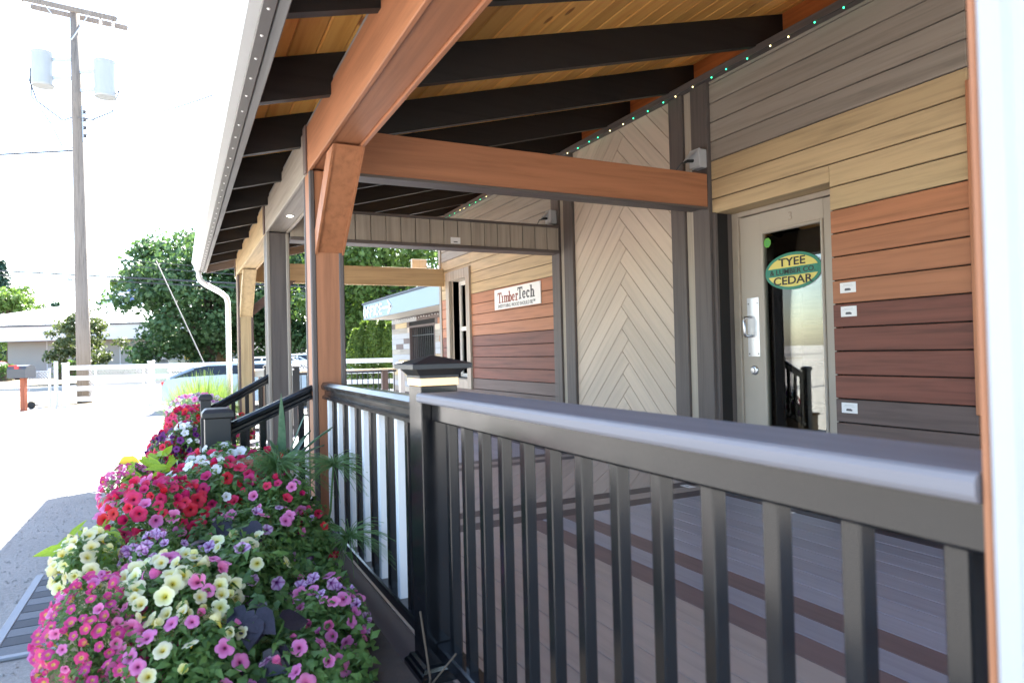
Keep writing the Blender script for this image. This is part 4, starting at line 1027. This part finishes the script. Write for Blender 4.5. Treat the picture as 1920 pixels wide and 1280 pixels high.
t = MB(); t.prism([(a, b_) for a, b_ in ((-.20, 0), (.20, 0), (.20, .24), (.14, .32), (0, .355), (-.14, .32), (-.20, .24))], 0, -.25, .25)
t.xf(Matrix.Translation(S(r-.05, 18.2, .90)) @ SM); t.build('box', 'mailbox', mbx, rot=SM3)
t = MB(); sbox(t, r-.24, r-.02, 17.975, 17.99, 1.22, 1.25); sbox(t, r-.08, r+.02, 17.972, 17.992, 1.15, 1.22); t.build('flag', 'flagred', mbx)

# ------------------------------------------------------------------ utility pole and wires
DP = 21.0; pp = S(P2(157, DP), DP); tp = S(P2(149.5, DP), DP, 12.42)
up_ = thing('utility_pole', 'weathered wooden utility pole carrying two pale transformers', 'utility pole', tuple(pp))
MB().tube([pp+(tp-pp)*t+Vector((0, 0, 0)) for t in (0, .25, .5, .75, 1)], [.205, .19, .168, .148, .128], 14).build('pole', 'polewood', up_, smooth=True)
def onpole(z): return pp+(tp-pp)*(z/12.42)
ca = S(P2(55, DP)-.0, DP-.25, 12.70); cb = S(P2(237, DP)+.0, DP-.25, 11.93)
dv = (cb-ca).normalized(); nv = dv.cross(SF).normalized()
def beam(a, b_, w_, h_):
    d = (b_-a).normalized(); s_ = d.cross(Vector((0, 0, 1))).normalized(); u_ = s_.cross(d); vs = []
    for p in (a, b_):
        for i, j in ((-1, -1), (1, -1), (1, 1), (-1, 1)): vs.append(p+s_*w_*i+u_*h_*j)
    return MB().add(vs, [(0, 1, 2, 3), (7, 6, 5, 4)]+[(i, (i+1) % 4, 4+(i+1) % 4, 4+i) for i in range(4)])
for off in (-.02, .56): beam(ca+SF*off, cb+SF*off, .05, .07).build('cross_arm', 'polewood', up_)
mid = (ca+cb)/2
for sgn in (-1, 1): MB().tube([mid+dv*sgn*.75-SF*.05, onpole(11.35)-SF*.2], .018, 5).build('arm_brace', 'galv', up_)
for q in (ca+dv*.12, cb-dv*.12, mid+dv*1.05):
    MB().lathe(tuple(q+Vector((0, 0, -.28))), [(.02, 0), (.05, .03), (.03, .06), (.05, .09), (.03, .12), (.045, .15), (.02, .2)], 10).build('insulator', 'ceramic', up_)
for px, z0, z1 in ((92, 9.95, 11.05), (209, 9.55, 10.72)):
    r = P2(px, DP); c = S(r, DP-.1, z0); R_ = .31
    tk = MB().lathe(tuple(c), [(R_*.93, 0), (R_, .04), (R_, z1-z0-.10), (R_*1.03, z1-z0-.09), (R_*1.03, z1-z0-.04), (R_*.8, z1-z0), (.02, z1-z0+.02)], 24).build('transformer_tank', 'xfmr', up_, smooth=False)
    MB().lathe(tuple(c+Vector((.06, 0, z1-z0))), [(.03, 0), (.05, .05), (.03, .08), (.05, .11), (.03, .14), (.045, .18), (.02, .26)], 8).build('bushing', 'ceramic', up_)
    for zz in (.28, .86):
        e = onpole(z0+zz); beam(S(r, DP-.1, z0+zz), e+Vector((0, 0, .0)), .03, .05).build('bracket', 'galv', up_)
    sg_ = -1 if px < 150 else 1
    e = onpole(9.05); pts = [c+SR*sg_*.28+Vector((0, 0, .95 if px < 150 else .1)), c+SR*sg_*.42+Vector((0, 0, .2)), c+SR*sg_*.2+Vector((0, 0, -.45)), e+SR*sg_*.45+Vector((0, 0, -.15)), e]
    MB().tube(pts, .022, 5).build('lead_wire', 'wire', up_)
    if px < 150: MB().tube([c-SR*.4+Vector((0, 0, .6)), c-SR*.36+Vector((0, 0, -.3)), c+SR*.25+Vector((0, 0, -1.2)), onpole(8.1)-SR*.5, onpole(8.0)], .018, 5).build('lead_wire', 'wire', up_)
for i in range(4):
    q = onpole(8.75-.25*i+.4)+SR*.24; MB().lathe(tuple(q), [(.02, -.06), (.06, -.04), (.035, 0), (.06, .04), (.02, .06)], 8).build('spool', 'mailbox', up_)
beam(onpole(9.35)+SR*.17, onpole(8.2)+SR*.17, .02, .03).build('rack', 'galv', up_)
def sag(a, b_, s, n_=14): return [a+(b_-a)*t+Vector((0, 0, -s*4*t*(1-t))) for t in np.linspace(0, 1, n_)]
def cable(label, a, b_, s, r):
    tag(MB().tube(sag(a, b_, s), r, 5).build('power_line', 'wire'), label, 'cable', 'overhead cables')
cable('thick cable running left from the pole at transformer height', onpole(7.95), S(-60, 21, 8.4), .5, .03)
cable('thin service wire dropping right from the pole to the gutter', onpole(9.0), S(-1.6, 6.2, 4.2), .35, .010)
for lab, y0, y1, rr in (('faint high wire crossing behind the pole', 375, 428, .016), ('dark lower cable crossing at tree height', 512, 533, .040), ('thin wire just under the dark lower cable', 520, 541, .026), ('faint wire above the dark lower cable', 470, 506, .018), ('faint wire at mid height behind the pole', 482, 516, .018)):
    D = 33.0; za = 1.31+(684-y0)/1256*D; zb = 1.31+(676-y1)/1256*D
    a = S(P2(-60, D), D, za+ .2); b_ = S(P2(420, D), D, zb); b2 = a+(b_-a)*2.2
    cable(lab, a-(b_-a)*.6, b2, .05, rr)
ga = S(P2(295, 20.6), 20.6, 1.31+(676-490)/1256*20.6); gb_ = S(P2(388, 19.9), 19.9, 0.95)
tag(MB().tube([ga, gb_+(gb_-ga)*.35], .016, 6).build('guy_guard', 'greystrip'), 'slanting guy wire guard in front of the big tree', 'guy wire')

# ------------------------------------------------------------------ trees
def tree(label, base, H_, R_, mat, nclump=90, nleaf=170, ls=.22, trunk_r=.22, crown_lo=.18, group='trees beyond the yard', flat=1.0, name='leafy_tree'):
    b_ = Vector(base); t = thing(name, label, 'tree', tuple(b_), group)
    tr_ = MB(); tr_.tube([b_, b_+Vector((.1, 0, H_*.3)), b_+Vector((-.05, .1, H_*.6)), b_+Vector((0, 0, H_*.85))], [trunk_r, trunk_r*.8, trunk_r*.45, trunk_r*.15], 9)
    cz = H_*(crown_lo+1)/2; hz = H_*(1-crown_lo)/2; cs = []
    ph = rng.uniform(0, 6, 4)
    for i in range(nclump):
        d = rng.normal(size=3); d /= np.linalg.norm(d); r = rng.uniform(.35, 1.0)**.6
        wob = 1+.16*sin(d[0]*4+ph[0])*cos(d[2]*5+ph[1])+.10*sin(d[1]*7+ph[2])
        tap = 1-.30*max(0, d[2])**2
        c = np.array([d[0]*R_*r*wob*tap, d[1]*R_*r*wob*tap*flat, cz+d[2]*hz*r*wob]); cs.append(c)
    cs = np.array(cs)
    for i in range(0, nclump, 6):
        c = cs[i]; s0 = b_+Vector((0, 0, H_*rng.uniform(.25, .6))); e = b_+Vector(c)
        tr_.tube([s0, (s0+e)/2+Vector((0, 0, .3)), e], [trunk_r*.35, trunk_r*.2, trunk_r*.06], 5, False)
    tr_.build('trunk', 'trunk', t)
    N = nclump*nleaf; ci = np.repeat(np.arange(nclump), nleaf)
    cr = R_*rng.uniform(.16, .30, nclump)[ci][:, None]
    d = rng.normal(size=(N, 3)); d /= np.linalg.norm(d, axis=1)[:, None]
    pts = cs[ci]+d*cr*(rng.random(N)**.45)[:, None]*np.array([1.1, 1.1, .75])+np.array(b_)
    pts[:, 2] = np.maximum(pts[:, 2], b_.z+.15)
    nr = d*.7+rng.normal(size=(N, 3))*.5+np.array([0, 0, .35]); nr /= np.linalg.norm(nr, axis=1)[:, None]
    leaves('crown', mat, t, pts, nr, ls, .75, .1)
    return t
def at(px, d): return tuple(S(P2(px, d), d))
tree('big dark green tree left of the downspout', at(392, 40), 9.4, 4.6, 'treeA', 130, 230, .26, .35, .06)
tree('dark broad tree seen between the porch posts', at(545, 44), 11, 5.0, 'treeA', 110, 200, .28, .35, .10)
tree('tall bright green tree above the office roof', at(730, 36), 10.5, 4.6, 'treeB', 120, 220, .24, .32, .12)
tree('dark tree behind the office sign', at(655, 41), 9.0, 3.6, 'treeA', 80, 200, .25, .3, .05)
tree('small airy tree behind the utility pole', at(152, 38), 4.3, 1.7, 'treeC', 55, 90, .17, .09, .20)
tree('pale green tree at the left picture edge', at(15, 75), 10.5, 4.5, 'treeB', 70, 150, .4, .3, .1)
tree('distant tree over the far roof beside the pole', at(105, 110), 11.5, 3.5, 'conifer', 40, 120, .5, .3, .1)
tree('distant sunlit tree by the roof parapet', at(240, 120), 17, 3.5, 'treeB', 40, 110, .5, .3, .4)
def conifer(label, base, H_, R_, mat='conifer', tiers=26, per=260, ls=.3):
    b_ = Vector(base); t = thing('conifer_tree', label, 'tree', tuple(b_), 'trees beyond the yard')
    MB().tube([b_, b_+Vector((0, 0, H_))], [R_*.06, .02], 8).build('trunk', 'trunk', t)
    N = tiers*per; k = rng.random(N); z = H_*(.06+.94*k); rr = R_*(1-k)**.85*(.75+.25*np.sin(k*tiers*6.28/1.3))*np.sqrt(rng.random(N)); a = rng.random(N)*6.28
    bl = 1+.25*np.sin(a*5+k*30); P_ = np.stack([b_.x+rr*bl*np.cos(a), b_.y+rr*bl*np.sin(a), b_.z+z-rr*.25], 1)
    nr = np.stack([np.cos(a)*.5, np.sin(a)*.5, np.full(N, .8)], 1)+rng.normal(size=(N, 3))*.3; nr /= np.linalg.norm(nr, axis=1)[:, None]
    leaves('crown', mat, t, P_, nr, ls, .45, .4)
conifer('tall blue green conifer at the left picture edge', at(5, 90), 15.0, 5.0, ls=.6)
for i, px in enumerate((668, 684, 700, 717, 733)):
    lab = ('leftmost', 'second from left', 'middle', 'second from right', 'rightmost')[i]
    b_ = Vector(at(px, 24.0+.25*(i % 2))); hh = (2.15, 2.42, 2.6, 2.5, 2.35)[i]
    t = thing('columnar_shrub', lab+' arborvitae in the clipped row by the office', 'shrub', tuple(b_), 'arborvitae row by the office')
    MB().tube([b_, b_+Vector((0, 0, hh*.8))], [.05, .01], 6).build('trunk', 'trunk', t)
    N = 3600; k = rng.random(N)**.8; a = rng.random(N)*6.28; rr = .36*np.minimum(1, (1-k)*2.0+.05)**.7*(.65+.35*rng.random(N)**.4)*(1+.12*np.sin(a*6+k*9))
    P_ = np.stack([b_.x+rr*np.cos(a), b_.y+rr*np.sin(a), .05+hh*k], 1); nr = np.stack([np.cos(a), np.sin(a), np.full(N, .4)], 1)+rng.normal(size=(N, 3))*.35; nr /= np.linalg.norm(nr, axis=1)[:, None]
    leaves('foliage', 'arbor', t, P_, nr, .10, .4, -.5)
def hedge(label, r0, r1, d, h, mat='hedge'):
    t = thing('hedge', label, 'hedge', tuple(S((r0+r1)/2, d)), 'hedges across the road'); N = int((r1-r0)*900)
    P_ = np.stack([rng.uniform(r0, r1, N), d+rng.uniform(-.4, .4, N), .1+h*rng.random(N)**.6], 1); P_ = P_ @ np.array(SM3.transposed())
    nr = rng.normal(size=(N, 3))+np.array([0, -.5, .8]); nr /= np.linalg.norm(nr, axis=1)[:, None]; leaves('foliage', mat, t, P_, nr, .16, .6)
    mb = MB(); sbox(mb, r0+.1, r1-.1, d-.25, d+.25, .0, h*.7); mb.build('stems', 'trunk', t)
hedge('clipped hedge left of the mailbox', P2(-40, 45), P2(19, 45), 45, 1.1)
hedge('clipped hedge right of the gate post', P2(106, 46), P2(146, 46), 46, 1.25)
hedge('long low dark hedge at the foot of the grey building', P2(150, 47), P2(440, 47), 47, .78, 'treeA')
hedge('clipped hedge under the big tree', P2(252, 46), P2(286, 46), 46, 1.2)

# ------------------------------------------------------------------ building across the road
bd_ = thing('commercial_building', 'low grey building with a pale metal hip roof across the road', 'building', tuple(S(-35, 58)))
D = 55.0
def zpx(y, d, h0=680.5): return 1.31+(h0-y)/1256*d
rl_, rr_ = P2(14, D), P2(470, D)
mb = MB(); sbox(mb, rl_, rr_, D, D+16, 0, 3.2); mb.build('wall', 'bwall', bd_, rot=SM3)
for px in (88, 225, 300): mb = MB(); sbox(mb, P2(px, D)-.03, P2(px, D)+.03, D-.02, D+.01, 0, 3.1); mb.build('wall_joint', 'bfascia', bd_)
zf0, zf1 = zpx(640, D-1.5), zpx(613, D-1.5)
mb = MB(); sbox(mb, P2(-160, D), rr_+1.5, D-1.5, D-1.2, zf0, zf1); sbox(mb, P2(-160, D), rr_+1.5, D-1.2, D, zf0, zf0+.1); mb.build('fascia', 'bfascia', bd_, rot=SM3)
mb = MB(); sbox(mb, P2(-160, D), rr_+1.6, D-1.62, D-1.45, zf1, zf1+.14); mb.build('gutter', 'bdark', bd_, rot=SM3)
za = zf1+.1; zr = zpx(569, D+7); rlft = P2(-150, D); e0 = [S(rlft, D-1.5, za), S(rr_+1.5, D-1.5, za), S(rr_+1.5, D+17, za), S(rlft, D+17, za), S(P2(178, D+7), D+7, zr), S(rr_-6, D+7, zr)]
mb = MB().add(e0, [(0, 1, 5, 4), (1, 2, 5), (2, 3, 4, 5), (3, 0, 4)]); rf = mb.build('roof', 'broof', bd_)
mb = MB()
for i in range(28):
    r = P2(-120, D)+i*1.2
    f = 1.0
    a = S(r, D-1.5, za+.03); t_ = max(0.0, min(1.0, (r-rlft)/(P2(178, D+7)-rlft)))
    b_ = a+(S(r, D+7, zr+.03)-a)*t_
    if t_ > .05: mb.tube([a, b_], .035, 4, False)
mb.build('seam', 'bfascia', rf)
mb = MB(); sbox(mb, P2(191, D+7), P2(300, D+7), D+7, D+11, zr-.2, zpx(552, D+7)); pr1 = mb.build('parapet', 'bfascia', bd_, rot=SM3)
mb = MB(); sbox(mb, P2(190, D+7), P2(300, D+7), D+6.95, D+11.1, zpx(552, D+7), zpx(552, D+7)+.12); sbox(mb, P2(190, D+7), P2(300, D+7), D+6.9, D+6.99, zr-.1, zr+.25); mb.build('coping', 'bblue', pr1)
mb = MB(); sbox(mb, P2(241, D+8), P2(270, D+8), D+8, D+10, zpx(552, D+7)+.12, zpx(546, D+8)); mb.build('rooftop_unit', 'bdark', bd_, rot=SM3)
mb = MB(); mb.tube([S(P2(137, 80), 80, 0), S(P2(137, 80), 80, zpx(530, 80))], .07, 6); lpst = thing('street_lamp', 'slender street lamp with a flat head beyond the roof', 'street lamp', tuple(S(P2(137, 80), 80)))
mb.build('mast', 'galv', lpst); mb = MB(); sbox(mb, P2(131, 80), P2(141, 80), 79.7, 80.3, zpx(530, 80), zpx(526, 80), .02); mb.build('lamp_head', 'xfmr', lpst)

# ------------------------------------------------------------------ office building beyond the porch
of = thing('office_building', 'small office with pale blue fascia and patchwork plank wall', 'building', (5.4, 14, 0))
XF = 4.6
bx('fascia', 'officeblue', of, XF, XF+.05, 9.9, 18.45, 2.262, 2.67, .004)
bx('fascia', 'officeblue', of, XF+.052, 9.0, 18.40, 18.45, 2.262, 2.67, .004)
bx('roof_cap', 'bdark', of, XF-.03, 9.0, 9.9, 18.5, 2.672, 2.72, .003)
bx('soffit', 'soffit', of, XF+.051, 9.0, 9.9, 18.398, 2.27, 2.30, 0)
owl = MB().box(5.42, 5.5, 9.9, 14.9, .0, 2.27).box(5.42, 5.5, 16.85, 18.44, 0, 2.27).box(5.42, 5.5, 14.9, 16.85, 0, .55).box(5.42, 5.5, 14.9, 16.85, 2.02, 2.27).box(5.5, 9.0, 18.40, 18.44, 0, 2.27).build('wall', 'gap', of)
pm = ['tanY', 'greybrownY', 'mapleY', 'copperY', 'chevY', 'whitegY', 'umberY', 'whitegY', 'mapleY', 'whitegY']
wood('whitegY', (.42, .41, .41), 'Y', .12)
for k in range(16):
    z0 = .02+k*.1405; y = 9.92; z1 = min(z0+.1405, 2.26)
    if z1-z0 < .03: continue
    while y < 18.43:
        L = random.uniform(.6, 1.7); y1 = min(18.44, y+L)
        if not (z1 > .56 and z0 < 2.0 and y1 > 14.9 and y < 16.85):
            bx('plank', random.choice(pm), owl, 5.395, 5.419, y+.002, y1-.002, z0+.002, z1-.002, .002)
        else:
            if y < 14.88: bx('plank', random.choice(pm), owl, 5.395, 5.419, y+.002, 14.895, z0+.002, z1-.002, .002)
            if y1 > 16.87: bx('plank', random.choice(pm), owl, 5.395, 5.419, 16.855, y1-.002, z0+.002, z1-.002, .002)
        y = y1
ow = MB().box(5.39, 5.62, 16.80, 16.85, .55, 2.02, .003).box(5.39, 5.62, 14.9, 14.95, .55, 2.02, .003).box(5.39, 5.62, 14.95, 16.80, 1.97, 2.02, .003).box(5.39, 5.62, 14.95, 16.80, .55, .60, .003).build('window', 'umberZ', of)
bx('pane', 'winglass', ow, 5.60, 5.61, 14.95, 16.80, .60, 1.97, 0); bx('blind', 'offwhite', ow, 5.66, 5.68, 14.95, 16.3, .60, 1.97, 0)
for i in range(13): bx('bar', 'blackmatte', ow, 5.45, 5.468, 15.0+i*.145, 15.018+i*.145, .60, 1.97, 0)
for z in (.8, 1.75): bx('bar', 'blackmatte', ow, 5.45, 5.47, 14.95, 16.80, z, z+.02, 0)
ol = thing('string_lights', 'string of small lights under the office soffit', 'lights', (5.38, 15, 2.25))
o0 = None
for i in range(40):
    p = Vector((5.37, 10.2+i*.2, 2.235-.03*abs(sin(i*.8))))
    if o0 is None: o0 = bulb.build('bulb', 'card', ol, origin=(0, 0, 0)); o0.scale = (3, 3, 3); o0.location = p-WL[ol.name]
    else: o = o0.copy(); C.objects.link(o); o.location = p-WL[ol.name]
MB().tube([(5.385, 10.1+i*.4, 2.245-.02*(i % 2)) for i in range(20)], .006, 4).build('wire', 'cable', ol)
os_ = thing('office_sign', 'white stick letters reading office with an arrow on the blue fascia', 'sign', (XF, 17.6, 2.45))
STK = {'O': [(0, 0, 0, 1), (.6, 0, .6, 1), (0, 0, .6, 0), (0, 1, .6, 1)], 'F': [(0, 0, 0, 1), (0, 1, .55, 1), (0, .55, .45, .55)], 'I': [(.1, 0, .1, 1)], 'C': [(0, 0, 0, 1), (0, 0, .55, 0), (0, 1, .55, 1)], 'E': [(0, 0, 0, 1), (0, 0, .55, 0), (0, 1, .55, 1), (0, .5, .45, .5)]}
cy = 18.36
def stroke(mb, y0, z0, y1, z1, t=.028):
    d = Vector((0, y1-y0, z1-z0)); d.normalize(); s_ = Vector((0, -d.z, d.y))*t; a = Vector((0, y0, z0))-d*t; b_ = Vector((0, y1, z1))+d*t
    mb.prism([(q.y, q.z) for q in (a-s_, b_-s_, b_+s_, a+s_)], 0, XF-.02, XF-.001)
for ch in 'OFFICE':
    mb = MB(); HL = .235; wd = .42 if ch == 'O' else .40
    for a, b_, c_, d_ in STK[ch]: stroke(mb, cy-a*wd, 2.335+b_*HL, cy-c_*wd, 2.335+d_*HL)
    mb.build('letter', 'offwhite', os_); cy -= (.16 if ch == 'I' else .355)
mb = MB(); stroke(mb, cy-.02, 2.46, cy-.72, 2.46); stroke(mb, cy-.72, 2.46, cy-.46, 2.60); stroke(mb, cy-.72, 2.46, cy-.46, 2.32); mb.build('arrow', 'offwhite', os_)
# ladder-like white rack and pale board under the eave by the building corner
t = thing('eave_box', 'pale wooden box sign on a steel bracket at the building corner', 'box', (3.2, 10.1, 2.5))
bx('panel', 'chevZ', t, 3.28, 3.52, 10.02, 10.10, 2.46, 2.78, .004); MB().tube([(3.62, 9.72, 2.45), (3.62, 9.72, 2.9)], .02, 6).build('bracket', 'galv', t); MB().tube([(3.62, 9.72, 2.50), (3.45, 10.02, 2.56)], .015, 6).build('arm', 'galv', t)
bx('pole', 'whitepvc', thing('white_post', 'white post with a flared top below the office wall', 'post', (3.35, 10.9, 0)), 3.30, 3.38, 10.86, 10.94, 0, 1.08, .004)
sqrings(MB(), 3.34, 10.9, [(.05, 1.08), (.085, 1.13), (.085, 1.15), (.02, 1.17)]).build('flared_top', 'whitepvc', bpy.data.objects['white_post'])

# ------------------------------------------------------------------ vehicles and clutter
def car(label, base, ang_, body, L=4.3, Wd=1.7, H_=1.25):
    c = thing('parked_car', label, 'car', tuple(base)); mt_ = Matrix.Translation(base) @ Matrix.Rotation(ang_, 4, 'Z'); R3 = mt_.to_3x3()
    pr = [(-L/2, .30), (-L/2, .62), (-L/2+.08, .80), (-L*.40, .86), (-L*.14, .90), (L*.14, .88), (L*.36, .76), (L/2-.06, .64), (L/2, .45), (L/2, .28), (L*.40, .20), (-L*.40, .20)]
    b_ = MB().prism([(z, x) for x, z in pr], 1, -Wd/2, Wd/2); b_.xf(mt_); b_.build('body', body, c, rot=R3)
    gp2 = [(-L*.46, .84), (-L*.34, H_-.10), (-L*.24, H_-.01), (-L*.02, H_), (L*.10, H_-.05), (L*.27, .84)]
    def cab(name, y0, y1, sc, mat_):
        vs = []
        for yy, tp_ in ((-1, 0), (1, 0)):
            for x, z in gp2: f = (z-.84)/(H_-.84); vs.append((x*sc, yy*(y1-.16*f), z if sc == 1 else .84+(z-.84)*.93))
        k = len(gp2); m_ = MB().add(vs, [tuple(range(k)), tuple(range(k, 2*k))[::-1]]+[(i, (i+1) % k, k+(i+1) % k, k+i) for i in range(k)]); m_.xf(mt_); return m_.build(name, mat_, c, rot=R3)
    cab('windows', 0, Wd/2-.03, 1.0, 'carglass')
    rp = MB().prism([(z+.012, x) for x, z in gp2[1:5]]+[(z-.05, x) for x, z in gp2[1:5][::-1]], 1, -Wd/2+.17, Wd/2-.17); rp.xf(mt_); rp.build('roof', body, c, rot=R3)
    for sy in (-1, 1):
        for (xa, za), (xb, zb) in ((gp2[0], gp2[1]), (gp2[4], gp2[5]), ((-L*.16, .86), (-L*.14, H_-.03))):
            f0, f1 = (za-.84)/(H_-.84), (zb-.84)/(H_-.84)
            pm_ = MB().tube([(xa, sy*(Wd/2-.03-.16*f0), za), (xb, sy*(Wd/2-.03-.16*f1), zb)], .035, 5); pm_.xf(mt_); pm_.build('pillar', body, c, rot=R3)
    for x in (-L*.30, L*.31):
        for sy in (-1, 1):
            w_ = MB().lathe((x, sy*(Wd/2-.09), .30), [(.18, -.10), (.29, -.10), (.30, -.07), (.30, .07), (.29, .10), (.18, .10)], 18, 'Y'); w_.xf(mt_); wo_ = w_.build('wheel', 'tyre', c)
            w_ = MB().lathe((x, sy*(Wd/2+.012), .30), [(.18, -.008), (.18, .0), (.05, .006)], 14, 'Y'); w_.xf(mt_); w_.build('rim', 'steel', wo_)
    for sy in (-1, 1):
        w_ = MB().box(-L/2-.012, -L/2+.06, sy*Wd*.36-.16, sy*Wd*.36+.16, .60, .76, .01); w_.xf(mt_); w_.build('tail_light', 'taillight', c, rot=R3)
        w_ = MB().box(L/2-.08, L/2+.008, sy*Wd*.36-.16, sy*Wd*.36+.16, .52, .64, .01); w_.xf(mt_); w_.build('headlight', 'card', c, rot=R3)
    w_ = MB().box(-L/2-.02, -L/2+.02, -.24, .24, .42, .54, .004); w_.xf(mt_); w_.build('number_plate', 'card', c, rot=R3)
    return c
ax_ = math.atan2(SR.y, SR.x)
car('silver blue car parked behind the grass clump, tail to the left', S(P2(318, 17.6)+2.25, 17.8), ax_+.35, 'carblue', 4.4, 1.75, 1.16)
car('white car seen between the porch posts', S(P2(505, 24.5), 26), ax_+.1, 'carwhite', 4.4, 1.75, 1.32)
car('white car at the right between dark and copper posts', S(P2(585, 27), 27.6), ax_+.1, 'carwhite', 4.4, 1.75, 1.4)
car('small red car at the far left edge beyond the hedge', S(P2(-14, 48), 48), ax_, 'carred', 4.2, 1.7, 1.45)
bn = thing('waste_bin', 'green bin with a pale domed lid under the big tree', 'bin', at(297, 40))
c_ = S(P2(297, 40), 40)
MB().lathe(tuple(c_), [(.42, 0), (.50, .95), (.52, 1.0)], 16).build('body', 'bingreen', bn); MB().lathe(tuple(c_+Vector((0, 0, 1.005))), [(.56, 0), (.56, .08), (.45, .30), (.2, .42), (.0, .45)], 16).build('lid', 'binlid', bn)
for lab, px, d, w_, h0, h1, mt2 in (('yellow board panel leaning under the big tree', 361, 43, .9, .5, 2.05, 'yellow'), ('brown wooden crate panel under the big tree', 378, 43.5, 1.3, .3, 2.0, 'planterwood'), ('low white stacked slabs under the big tree', 338, 43, 1.6, .5, 1.25, 'offwhite')):
    mb = MB(); r = P2(px, d)
    for k in range(4): sbox(mb, r-w_/2, r+w_/2, d-.1-.05*k, d+.1, h0+(h1-h0)*k/4+.01, h0+(h1-h0)*(k+1)/4-.01, .01)
    sbox(mb, r-w_/2+.05, r-w_/2+.15, d, d+.1, 0, h0+.05); sbox(mb, r+w_/2-.15, r+w_/2-.05, d, d+.1, 0, h0+.05)
    tag(mb.build('stacked_boards', mt2), lab, 'boards')
sh = thing('garden_shed', 'little wooden shed with reddish roof beyond the downspout', 'shed', at(408, 42)); r = P2(408, 42)
mb = MB(); sbox(mb, r-.5, r+.5, 42, 43, 0, 1.6); mb.build('walls', 'planterwood', sh); mb = MB().prism([(-.7, 1.6), (.7, 1.6), (0, 2.35)], 1, -.15, 1.2); mb = MB(); mb.prism([(1.6, -.7), (1.6, .7), (2.35, 0)], 1, -.15, 1.2); mb.xf(Matrix.Translation(S(r, 42)) @ SM); mb.build('roof', 'redpost', sh)
